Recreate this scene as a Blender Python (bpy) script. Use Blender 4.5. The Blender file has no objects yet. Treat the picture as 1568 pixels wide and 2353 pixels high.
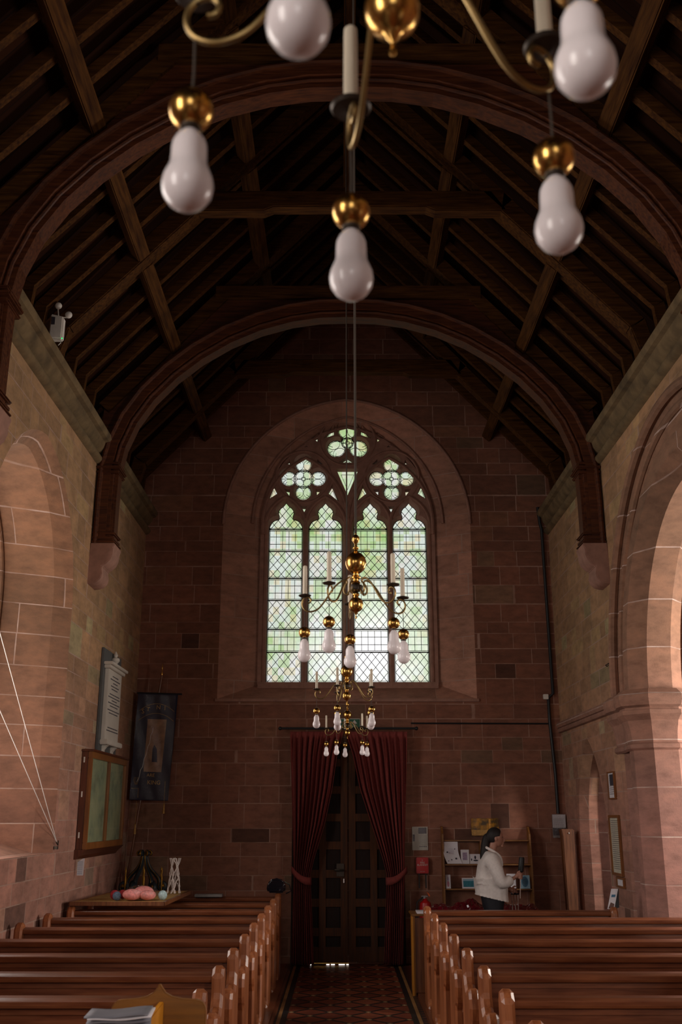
import bpy, bmesh, math, random
from mathutils import Vector as V, Matrix, geometry
random.seed(7)
R = math.radians
S = bpy.context.scene
COL = S.collection

# ------------------------------------------------------------------ camera, exposure, world, lights
cam = bpy.data.objects.new('camera', bpy.data.cameras.new('camera'))
COL.objects.link(cam)
cam.location = (0, 0, 1.85)
cam.rotation_euler = (R(90 + 16.98), 0, 0)
cam.data.sensor_fit = 'VERTICAL'
cam.data.sensor_height = 36.0
cam.data.sensor_width = 24.0
cam.data.lens = 35.0
cam.data.clip_start = 0.02
cam.data.dof.use_dof = True
cam.data.dof.focus_distance = 10.5
cam.data.dof.aperture_fstop = 5.6
S.camera = cam
S.view_settings.view_transform = 'Standard'
S.view_settings.look = 'None'
S.view_settings.exposure = 0.0
S.view_settings.gamma = 1.0
S.view_settings.use_curve_mapping = False
S.cycles.max_bounces = 6
S.cycles.diffuse_bounces = 3
S.cycles.glossy_bounces = 3
S.cycles.transmission_bounces = 4
S.cycles.transparent_max_bounces = 6
S.cycles.caustics_reflective = False
S.cycles.caustics_refractive = False
S.cycles.sample_clamp_indirect = 4.0
try:
    S.cycles.use_denoising = True
except Exception:
    pass

W = bpy.data.worlds.new('world'); S.world = W; W.use_nodes = True
W.node_tree.nodes['Background'].inputs[0].default_value = (.75, .85, 1, 1)
W.node_tree.nodes['Background'].inputs[1].default_value = 1.0

XL, XR, XC = -2.89, 3.07, 0.09      # nave walls and centre line
YF, YB = 14.2, -9.0                 # west wall (far) and chancel wall (behind the camera)


def area(name, loc, rot, sx, sy, power, col=(1, 1, 1), spread=180):
    l = bpy.data.lights.new(name, 'AREA'); l.shape = 'RECTANGLE'; l.size = sx; l.size_y = sy
    l.energy = power; l.color = col; l.spread = R(spread)
    o = bpy.data.objects.new(name, l); COL.objects.link(o)
    o.location = loc; o.rotation_euler = rot
    o.visible_camera = True
    return o


# daylight entering at each window of the church (every one stands in a real window opening)
DAY = (1.0, .90, .80)
area('daylight_left_window', (-3.58, 9.0, 3.2), (0, R(-90), 0), 3.0, 1.5, 62, DAY)
area('daylight_left_window_near', (-3.58, 3.8, 3.2), (0, R(-90), 0), 3.0, 1.5, 75, DAY)
area('daylight_aisle_window_far', (6.0, 9.45, 2.6), (0, R(90), 0), 2.2, 1.0, 215, DAY)
area('daylight_aisle_window_near', (6.0, 5.2, 2.6), (0, R(90), 0), 2.2, 1.2, 70, DAY)
area('daylight_aisle_window_rear', (6.0, .4, 2.6), (0, R(90), 0), 2.2, 1.2, 190, DAY)
area('daylight_left_window_rear', (-3.55, -2.0, 3.2), (0, R(-90), 0), 3.0, 1.5, 120, DAY)
area('daylight_east_window', (.09, -8.7, 4.2), (R(90), 0, 0), 2.4, 3.6, 62, DAY)



# ------------------------------------------------------------------ materials
class NT:
    def __init__(s, name):
        s.m = bpy.data.materials.new(name); s.m.use_nodes = True
        s.t = s.m.node_tree; s.t.nodes.clear()
        s.out = s.t.nodes.new('ShaderNodeOutputMaterial')

    def n(s, typ, ins=None, **kw):
        x = s.t.nodes.new(typ)
        for k, v in kw.items():
            setattr(x, k, v)
        for k, v in (ins or {}).items():
            s.put(x.inputs[k], v)
        return x

    def put(s, sock, v):
        if isinstance(v, bpy.types.NodeSocket):
            s.t.links.new(v, sock)
        elif isinstance(v, (tuple, list)) and len(v) == 3 and sock.type == 'RGBA':
            sock.default_value = (*v, 1)
        else:
            sock.default_value = v

    def math(s, op, a, b=0.0, c=None):
        x = s.t.nodes.new('ShaderNodeMath'); x.operation = op
        s.put(x.inputs[0], a); s.put(x.inputs[1], b)
        if c is not None:
            s.put(x.inputs[2], c)
        return x.outputs[0]

    def mix(s, f, a, b, mode='MIX'):
        x = s.t.nodes.new('ShaderNodeMix'); x.data_type = 'RGBA'; x.blend_type = mode
        s.put(x.inputs[0], f)
        s.put(x.inputs[6], (*a, 1) if isinstance(a, (tuple, list)) and len(a) == 3 else a)
        s.put(x.inputs[7], (*b, 1) if isinstance(b, (tuple, list)) and len(b) == 3 else b)
        return x.outputs[2]

    def ramp(s, f, stops, interp='LINEAR'):
        x = s.t.nodes.new('ShaderNodeValToRGB'); x.color_ramp.interpolation = interp
        e = x.color_ramp.elements
        while len(e) > 1:
            e.remove(e[0])
        e[0].position = stops[0][0]; e[0].color = (*stops[0][1], 1)
        for p, c in stops[1:]:
            q = e.new(p); q.color = (*c, 1)
        s.put(x.inputs[0], f)
        return x.outputs[0]

    def noise(s, vec, scale, detail=3, rough=.55):
        x = s.n('ShaderNodeTexNoise', {'Scale': scale, 'Detail': detail, 'Roughness': rough})
        if vec is not None:
            s.put(x.inputs['Vector'], vec)
        return x.outputs['Fac']

    def pos(s):
        return s.n('ShaderNodeNewGeometry').outputs['Position']

    def obj(s):
        return s.n('ShaderNodeTexCoord').outputs['Object']

    def scalev(s, vec, sc):
        x = s.n('ShaderNodeMapping', {'Scale': sc}); s.put(x.inputs[0], vec); return x.outputs[0]

    def pbr(s, col, rough=.6, metal=0.0, bump=None, bstr=.3, bdist=.01, **kw):
        b = s.n('ShaderNodeBsdfPrincipled')
        s.put(b.inputs['Base Color'], (*col, 1) if isinstance(col, (tuple, list)) else col)
        s.put(b.inputs['Roughness'], rough); s.put(b.inputs['Metallic'], metal)
        for k, v in kw.items():
            s.put(b.inputs[k.replace('_', ' ')], v)
        if bump is not None:
            bn = s.n('ShaderNodeBump', {'Strength': bstr, 'Distance': bdist, 'Height': bump})
            s.t.links.new(bn.outputs[0], b.inputs['Normal'])
        s.t.links.new(b.outputs[0], s.out.inputs[0])
        return b


def stone(name, h=.21, w=.38, warp=1.0, base=(.33, .15, .105), off=0.0, mort=(.43, .28, .22), vary=1.0, upper=None):
    t = NT(name)
    g = t.n('ShaderNodeNewGeometry')
    sp = t.n('ShaderNodeSeparateXYZ', {0: g.outputs['Position']}).outputs
    sn = t.n('ShaderNodeSeparateXYZ', {0: g.outputs['True Normal']}).outputs
    fx = t.math('GREATER_THAN', t.math('ABSOLUTE', sn[0]), .62)
    u = t.math('ADD', t.math('MULTIPLY', sp[1], fx), t.math('MULTIPLY', sp[0], t.math('SUBTRACT', 1, fx)))
    z = t.math('ADD', sp[2], off)
    z1 = t.math('MULTIPLY', t.math('SINE', t.math('MULTIPLY', z, 4.3)), .055 * warp)
    z2 = t.math('MULTIPLY', t.math('SINE', t.math('ADD', t.math('MULTIPLY', z, 10.7), 1.3)), .028 * warp)
    zz = t.math('DIVIDE', t.math('ADD', t.math('ADD', z, z1), z2), h)
    row = t.math('FLOOR', zz)
    rn = t.n('ShaderNodeTexWhiteNoise', {'W': t.math('ADD', row, .37)}, noise_dimensions='1D').outputs[0]
    u1 = t.math('MULTIPLY', t.math('SINE', t.math('ADD', t.math('MULTIPLY', u, 2.3), t.math('MULTIPLY', row, 1.7))), .17 * warp)
    u2 = t.math('MULTIPLY', t.math('SINE', t.math('ADD', t.math('MULTIPLY', u, 6.9), t.math('MULTIPLY', row, 2.9))), .055 * warp)
    uu = t.math('DIVIDE', t.math('ADD', t.math('ADD', t.math('ADD', u, u1), u2), t.math('MULTIPLY', rn, 3.1)), w)
    colm = t.math('FLOOR', uu)
    fz = t.math('FRACT', zz); fu = t.math('FRACT', uu)
    dz = t.math('MULTIPLY', t.math('MINIMUM', fz, t.math('SUBTRACT', 1, fz)), h)
    du = t.math('MULTIPLY', t.math('MINIMUM', fu, t.math('SUBTRACT', 1, fu)), w)
    d = t.math('MINIMUM', dz, du)
    wob = t.noise(g.outputs['Position'], 14, 3)
    d = t.math('ADD', d, t.math('MULTIPLY', t.math('SUBTRACT', wob, .5), .006))
    mm = t.n('ShaderNodeMapRange', {'Value': d, 'From Min': .0035, 'From Max': .0075, 'To Min': 1, 'To Max': 0}, clamp=True).outputs[0]
    cv = t.n('ShaderNodeCombineXYZ', {0: colm, 1: row, 2: fx}).outputs[0]
    rnd = t.n('ShaderNodeTexWhiteNoise', {'Vector': cv}, noise_dimensions='3D').outputs[0]
    b = base
    k = lambda f, c=None: tuple((x * f) for x in (c or b))
    if vary > .5:
        blk = t.ramp(rnd, [(0, k(.84)), (.25, k(.93)), (.5, k(1)), (.72, k(1.06)), (.86, k(1.1, (b[0] * .97, b[1] * 1.06, b[2] * 1.0))),
                           (.93, (b[0] * .74, b[1] * .96, b[2] * .95)), (.962, (b[0] * 1.0, b[1] * 1.35, b[2] * 1.35)), (.985, k(.42))], 'CONSTANT')
    else:
        blk = t.ramp(rnd, [(0, k(.86)), (.3, k(.95)), (.6, k(1.03)), (.85, k(1.1))], 'CONSTANT')
    st = t.noise(t.scalev(g.outputs['Position'], (1, 1, 2.2)), 5, 5, .65)
    blk = t.mix(1, blk, t.ramp(st, [(.25, (.62, .6, .58)), (.5, (.95, .95, .95)), (.75, (1.25, 1.2, 1.16))]), 'MULTIPLY')
    big = t.noise(g.outputs['Position'], .9, 3)
    blk = t.mix(1, blk, t.ramp(big, [(.3, (.82, .84, .8)), (.7, (1.12, 1.08, 1.05))]), 'MULTIPLY')
    if upper:                                     # tint over the upper courses: browner, greener stone; the west wall's only darkens
        hm = t.n('ShaderNodeMapRange', {'Value': t.math('ADD', sp[2], t.math('MULTIPLY', big, 1.6)), 'From Min': 2.6, 'From Max': 4.6}, clamp=True).outputs[0]
        blk = t.mix(1, blk, t.mix(hm, (1, 1, 1), upper), 'MULTIPLY')
    patch = t.n('ShaderNodeMapRange', {'Value': t.noise(g.outputs['Position'], 2.1, 2), 'From Min': .35, 'From Max': .6, 'To Min': .25, 'To Max': .95}, clamp=True).outputs[0]
    col = t.mix(t.math('MULTIPLY', mm, patch), blk, mort)
    fine = t.noise(g.outputs['Position'], 90, 2)
    hgt = t.math('ADD', t.math('MULTIPLY', mm, -.5), t.math('ADD', t.math('MULTIPLY', st, .6), t.math('MULTIPLY', fine, .25)))
    t.pbr(col, .88, bump=hgt, bstr=.45, bdist=.012)
    return t.m


def wood(name, a, b, rough=.35, axis='x', scale=1.0, coat=0.0, bump=.15, spec=.5):
    t = NT(name)
    s = {'x': (1.2, 16, 16), 'y': (16, 1.2, 16), 'z': (16, 16, 1.2)}[axis]
    p = t.scalev(t.obj(), tuple(q * scale for q in s))
    n = t.noise(p, 2.2, 6, .62)
    n2 = t.noise(t.scalev(t.obj(), (1, 1, 1)), 1.7, 3)
    col = t.mix(1, t.ramp(n, [(.3, a), (.5, tuple((x + y) / 2 for x, y in zip(a, b))), (.72, b)]),
                t.ramp(n2, [(.3, (.8, .8, .8)), (.7, (1.15, 1.12, 1.1))]), 'MULTIPLY')
    rr = t.n('ShaderNodeMapRange', {'Value': n, 'To Min': rough * .8, 'To Max': rough * 1.3}).outputs[0]
    t.pbr(col, rr, bump=n, bstr=bump, bdist=.004, Coat_Weight=coat, Coat_Roughness=.24, Specular_IOR_Level=spec)
    return t.m


def plain(name, col, rough=.6, metal=0.0, nz=.12, scale=12, **kw):
    t = NT(name)
    n = t.noise(t.obj(), scale, 4)
    c = t.mix(1, col, t.ramp(n, [(.25, (1 - nz,) * 3), (.75, (1 + nz,) * 3)]), 'MULTIPLY')
    t.pbr(c, rough, metal, bump=n, bstr=.08, bdist=.003, **kw)
    return t.m


def emis(name, col, st):
    t = NT(name)
    e = t.n('ShaderNodeEmission', {'Color': (*col, 1), 'Strength': st})
    t.t.links.new(e.outputs[0], t.out.inputs[0]); return t.m


M = {}
M['wall'] = stone('coursed_sandstone', base=(.44, .215, .165), upper=(.98, 1.16, .80))
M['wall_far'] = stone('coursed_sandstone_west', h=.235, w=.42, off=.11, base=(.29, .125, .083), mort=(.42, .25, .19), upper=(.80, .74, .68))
M['dress'] = stone('dressed_sandstone', h=.31, w=.95, warp=.25, base=(.25, .110, .070), off=.06, vary=.2, upper=(.92, .98, .80))
M['pier'] = stone('pier_sandstone', h=.47, w=3.0, warp=.15, base=(.40, .20, .165), off=.22, vary=.2, mort=(.6, .44, .38), upper=(.72, .76, .58))
M['reveal'] = stone('west_reveal_lit_sandstone', h=.31, w=.95, warp=.25, base=(.44, .22, .155), off=.02, vary=.2)  # lighter copy of the dressed stone: light on the jambs painted into the colour
M['tracery'] = plain('tracery_sandstone', (.32, .165, .12), .85, nz=.25, scale=9)
M['mould'] = plain('moulded_sandstone', (.15, .098, .045), .9, nz=.5, scale=5)
M['pew'] = wood('pew_oak', (.095, .024, .010), (.22, .066, .024), .32, 'x', coat=.3)
M['rail'] = wood('pew_rail_oak', (.11, .028, .012), (.24, .075, .028), .32, 'x', coat=.3)
M['pewend'] = wood('pew_end_oak', (.21, .058, .020), (.46, .16, .060), .36, 'z', coat=.22)
M['roof'] = wood('roof_timber_along', (.026, .007, .002), (.12, .050, .012), .7, 'y', spec=.12)
M['rafter'] = wood('roof_timber_dark', (.020, .005, .0015), (.115, .046, .010), .7, 'x', spec=.12)
M['rib'] = wood('roof_rib_timber', (.030, .005, .0015), (.12, .034, .008), .55, 'x', spec=.3)
M['door'] = wood('door_oak', (.030, .010, .003), (.10, .033, .010), .85, 'z')
M['doorp'] = wood('door_panel_oak', (.008, .003, .002), (.020, .007, .004), .9, 'z')
M['orange'] = wood('varnished_pine', (.17, .060, .003), (.32, .12, .006), .5, 'x', coat=.15)
M['orangefin'] = wood('varnished_pine_pale', (.42, .15, .006), (.62, .25, .012), .45, 'z', coat=.2)
M['shelf'] = wood('shelf_pine', (.16, .06, .015), (.34, .15, .04), .4, 'x')
M['cab'] = wood('cabinet_wood', (.10, .03, .01), (.26, .09, .03), .4, 'z', coat=.2)
M['case'] = wood('case_mahogany', (.06, .014, .006), (.15, .04, .014), .35, 'z', coat=.4)
M['casef'] = wood('case_frame_oak', (.16, .055, .012), (.32, .12, .03), .35, 'z', coat=.4)
M['brass'] = plain('brass', (.62, .36, .10), .22, 1.0, nz=.1, scale=20)
M['iron'] = plain('dark_iron', (.06, .045, .035), .45, .7, nz=.2)
M['armbrass'] = plain('tarnished_brass', (.30, .20, .08), .38, .9, nz=.25, scale=20)
M['candle'] = plain('ivory_plastic', (.72, .62, .48), .5, nz=.05)
M['bulb'] = plain('opal_glass', (.93, .85, .87), .25, nz=.02, Coat_Weight=.3, Coat_Roughness=.1)
M['black'] = plain('black_rubber', (.012, .012, .014), .5)
M['gloss_black'] = plain('black_patent', (.008, .008, .014), .12, Coat_Weight=1.0)
M['rope'] = plain('dark_rope', (.05, .035, .025), .8)
M['lead'] = plain('lead_came', (.012, .012, .012), .6)
M['white'] = plain('white_plastic', (.75, .70, .64), .5)
M['paper'] = plain('white_paper', (.72, .68, .72), .7, nz=.04)
M['creampaper'] = plain('cream_paper', (.55, .50, .40), .7, nz=.1)
M['ink'] = plain('dark_ink', (.04, .035, .05), .8)
M['inkblue'] = plain('blue_ink', (.05, .16, .28), .6)
M['teal'] = plain('teal_print', (.02, .19, .26), .5, nz=.4, scale=30)
M['sky'] = plain('pale_blue_print', (.28, .45, .56), .5)
M['pinkink'] = plain('pink_print', (.45, .18, .24), .6)
M['mauve'] = plain('mauve_print', (.34, .25, .36), .6, nz=.4, scale=40)
M['red'] = plain('red_enamel', (.50, .012, .014), .35)
M['orangepl'] = plain('orange_plastic', (.85, .12, .01), .4)
M['chrome'] = plain('chrome', (.75, .72, .70), .2, 1.0)
M['foil'] = plain('crinkled_red_film', (.12, .005, .012), .18, nz=.5, scale=18, Coat_Weight=1.0, Coat_Roughness=.05)
M['curtain'] = plain('wine_curtain', (.21, .036, .030), .95, nz=.2, scale=30)
M['booklet'] = plain('grey_booklet', (.17, .165, .19), .5)
M['marble'] = plain('white_marble', (.62, .56, .49), .45, nz=.08, scale=5)
M['slate'] = plain('grey_slate', (.10, .10, .10), .6)
M['navy'] = plain('navy_velvet', (.010, .011, .036), .8)
M['gold'] = plain('gold_thread', (.45, .25, .07), .5, .3, nz=.3, scale=40)
M['bannerpic'] = plain('banner_picture', (.32, .17, .09), .7, nz=.45, scale=9)
M['goldleaf'] = plain('gilded_wood', (.38, .20, .03), .4, .8, nz=.3)
M['bluepaint'] = plain('dark_blue_paint', (.022, .034, .042), .4, nz=.4)
M['yellow'] = plain('cork_board', (.46, .27, .08), .7, nz=.25, scale=40)
M['greywhite'] = plain('off_white_twine', (.62, .54, .50), .8)
M['pink'] = plain('pink_wool', (.75, .26, .24), .8, nz=.3, scale=40)
M['wred'] = plain('red_wool', (.42, .03, .04), .9, nz=.4, scale=60)
M['wblue'] = plain('blue_grey_wool', (.13, .19, .27), .9, nz=.4, scale=60)
M['wpale'] = plain('pale_blue_wool', (.42, .55, .56), .9, nz=.3, scale=60)
M['skin'] = plain('skin', (.42, .20, .14), .5, nz=.05)
M['hair'] = plain('dark_hair', (.008, .004, .004), .65, nz=.3, scale=50)
M['cream'] = plain('cream_wool_jacket', (.78, .71, .68), .9, nz=.08, scale=40)
M['trouser'] = plain('black_trousers', (.008, .008, .013), .8)
M['green'] = plain('exit_green', (.01, .10, .05), .5)
M['signwhite'] = plain('sign_white', (.6, .55, .5), .5)
M['gleam'] = emis('daylight_gap', (1, .95, .9), 2.2)
M['greenled'] = emis('green_led', (.02, .9, .2), 1.2)
M['red_kerb'] = plain('red_kerb_tile', (.30, .07, .035), .5)
M['grey'] = plain('grey_metal', (.22, .2, .19), .5, .3)

# clear film over the banner and over sheets
t = NT('clear_film')
n = t.noise(t.obj(), 9, 5, .7)
g = t.n('ShaderNodeBsdfGlossy', {'Color': (1, 1, 1, 1), 'Roughness': .12})
bn = t.n('ShaderNodeBump', {'Strength': 1.0, 'Distance': .03, 'Height': n})
t.t.links.new(bn.outputs[0], g.inputs['Normal'])
tr = t.n('ShaderNodeBsdfTransparent', {'Color': (.95, .95, .95, 1)})
mx = t.n('ShaderNodeMixShader', {0: .07}); t.t.links.new(tr.outputs[0], mx.inputs[1]); t.t.links.new(g.outputs[0], mx.inputs[2])
t.t.links.new(mx.outputs[0], t.out.inputs[0]); M['film'] = t.m
# case glass
t = NT('case_glass')
g = t.n('ShaderNodeBsdfGlossy', {'Color': (1, 1, 1, 1), 'Roughness': .03})
tr = t.n('ShaderNodeBsdfTransparent', {'Color': (.9, .92, .88, 1)})
mx = t.n('ShaderNodeMixShader', {0: .10}); t.t.links.new(tr.outputs[0], mx.inputs[1]); t.t.links.new(g.outputs[0], mx.inputs[2])
t.t.links.new(mx.outputs[0], t.out.inputs[0]); M['glass'] = t.m
# amber perspex notice, a dark reflection painted into its colour as random patches
t = NT('amber_perspex')
p = t.n('ShaderNodeSeparateXYZ', {0: t.obj()}).outputs
n = t.noise(t.obj(), 9, 3)
col = t.mix(t.n('ShaderNodeMapRange', {'Value': n, 'From Min': .4, 'From Max': .62}, clamp=True).outputs[0], (.06, .035, .004), (.62, .27, .008))
t.pbr(col, .2, Coat_Weight=.6); M['amber'] = t.m
# map behind the case glass
t = NT('faded_map')
col = t.ramp(t.noise(t.obj(), 3.2, 6, .6), [(.3, (.24, .26, .19)), (.45, (.42, .45, .34)), (.55, (.52, .52, .36)), (.7, (.62, .58, .42))])
t.pbr(col, .8); M['map'] = t.m

# tiled aisle floor
t = NT('encaustic_tile_floor')
P = t.pos(); s = t.n('ShaderNodeSeparateXYZ', {0: P}).outputs
x = t.math('SUBTRACT', s[0], .08); ax = t.math('ABSOLUTE', x)
q = .38
a = t.math('DIVIDE', t.math('ADD', x, s[1]), q); b = t.math('DIVIDE', t.math('SUBTRACT', s[1], x), q)
fa = t.math('FRACT', a); fb = t.math('FRACT', b)
da = t.math('MINIMUM', fa, t.math('SUBTRACT', 1, fa)); db = t.math('MINIMUM', fb, t.math('SUBTRACT', 1, fb))
dm = t.math('MINIMUM', da, db); dM = t.math('MAXIMUM', da, db)
line = t.math('LESS_THAN', dm, .075); dot = t.math('LESS_THAN', dM, .085)
cell = t.n('ShaderNodeCombineXYZ', {0: t.math('FLOOR', a), 1: t.math('FLOOR', b)}).outputs[0]
wn = t.n('ShaderNodeTexWhiteNoise', {'Vector': cell}, noise_dimensions='3D').outputs[0]
red = t.ramp(wn, [(0, (.20, .045, .022)), (.5, (.27, .065, .03)), (1, (.33, .09, .04))])
c = t.mix(line, red, (.025, .018, .015)); c = t.mix(dot, c, (.55, .36, .18))
border = t.ramp(ax, [(0, (0, 0, 0)), (.60, (.014, .016, .016)), (.655, (.42, .22, .08)), (.69, (.16, .04, .02)), (.80, (.27, .06, .03))], 'CONSTANT')
tri = t.math('FRACT', t.math('DIVIDE', s[1], .12))
tm = t.math('LESS_THAN', t.math('ABSOLUTE', t.math('SUBTRACT', tri, .5)), t.math('MULTIPLY', t.math('SUBTRACT', .80, ax), 4.4))
tm = t.math('MULTIPLY', tm, t.math('MULTIPLY', t.math('GREATER_THAN', ax, .69), t.math('LESS_THAN', ax, .80)))
border = t.mix(tm, border, (.02, .018, .016))
c = t.mix(t.math('GREATER_THAN', ax, .60), c, border)
woodc = t.ramp(t.noise(t.scalev(P, (14, 1, 1)), 2, 4), [(.3, (.04, .018, .01)), (.7, (.11, .05, .025))])
c = t.mix(t.math('GREATER_THAN', ax, .87), c, woodc)
c = t.mix(1, c, t.ramp(t.noise(P, 3, 4), [(.3, (.6, .6, .6)), (.7, (1.1, 1.1, 1.1))]), 'MULTIPLY')
t.pbr(c, .42, bump=t.math('MULTIPLY', line, -1), bstr=.2, bdist=.004); M['floor'] = t.m

# ceiling boards
t = NT('ceiling_boards')
P = t.pos(); s = t.n('ShaderNodeSeparateXYZ', {0: P}).outputs
bi = t.math('DIVIDE', s[1], .14); fr = t.math('FRACT', bi)
gap = t.math('LESS_THAN', fr, .06)
wn = t.n('ShaderNodeTexWhiteNoise', {'W': t.math('FLOOR', bi)}, noise_dimensions='1D').outputs[0]
c = t.ramp(wn, [(0, (.016, .005, .002)), (1, (.034, .011, .004))])
c = t.mix(gap, c, (.01, .005, .003))
t.pbr(c, .95, bump=t.noise(P, 12, 3), bstr=.1, Specular_IOR_Level=.1); M['boards'] = t.m


def leaded_glass(name, kind):
    """tinted quarries: 'bands' for a tall light (diamond and square bands), 'plain' for the tracery openings.
    It is old obscured glass that scatters the daylight standing behind it."""
    t = NT(name)
    P = t.pos(); s = t.n('ShaderNodeSeparateXYZ', {0: P}).outputs
    sx = t.math('DIVIDE', t.math('SUBTRACT', s[0], .1), .085)
    sz = t.math('DIVIDE', s[2], .112)
    cell = t.n('ShaderNodeCombineXYZ', {0: t.math('FLOOR', sx), 1: t.math('FLOOR', sz)}).outputs[0]
    wn = t.n('ShaderNodeTexWhiteNoise', {'Vector': cell}, noise_dimensions='3D').outputs[0]
    tint = t.ramp(wn, [(0, (.90, 1.0, .93)), (.3, (.72, .88, .60)), (.48, (.96, .97, .90)), (.66, (.93, .88, .66)), (.82, (.98, .99, .97)), (.93, (.80, .92, .76))], 'CONSTANT')
    blur = t.noise(t.scalev(P, (1, 1, .7)), 1.9, 3, .6)
    trees = t.ramp(blur, [(.34, (.62, .82, .40)), (.47, (.86, .93, .70)), (.58, (1.0, .99, .98)), (1, (1, 1, 1))])
    dx = t.math('SUBTRACT', s[0], .42); dzz = t.math('SUBTRACT', s[2], 4.15)
    rr = t.math('SQRT', t.math('ADD', t.math('MULTIPLY', dx, dx), t.math('MULTIPLY', dzz, dzz)))
    bright = t.n('ShaderNodeMapRange', {'Value': rr, 'From Min': .15, 'From Max': 1.25, 'To Min': 1.0, 'To Max': 0.0}, clamp=True).outputs[0]
    col = t.mix(1, tint, trees, 'MULTIPLY')
    col = t.mix(bright, col, (1, .98, 1.0))
    mott = t.noise(P, 22, 3)
    st = t.n('ShaderNodeMapRange', {'Value': mott, 'To Min': .62, 'To Max': .98}).outputs[0]
    st = t.math('MULTIPLY', st, t.math('ADD', 1.0, t.math('MULTIPLY', bright, .55)))
    e = t.n('ShaderNodeEmission', {'Color': col, 'Strength': st})
    gl = t.n('ShaderNodeBsdfGlossy', {'Roughness': .15, 'Color': (.6, .6, .6, 1)})
    mx = t.n('ShaderNodeMixShader', {0: .05})
    t.t.links.new(e.outputs[0], mx.inputs[1]); t.t.links.new(gl.outputs[0], mx.inputs[2])
    t.t.links.new(mx.outputs[0], t.out.inputs[0]); return t.m


M['leaded'] = leaded_glass('leaded_light_glass', 'bands')
M['dayglass'] = emis('daylit_obscured_glass', (.95, .97, 1), 1.6)


# ------------------------------------------------------------------ mesh building
def root_loc(o):
    while o.parent:
        o = o.parent
    return V(o.location)


def inside(p, poly):
    x, y = p; c = False; n = len(poly)
    for i in range(n):
        x0, y0 = poly[i]; x1, y1 = poly[i - 1]
        if (y0 > y) != (y1 > y) and x < (x1 - x0) * (y - y0) / (y1 - y0) + x0: c = not c
    return c


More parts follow.
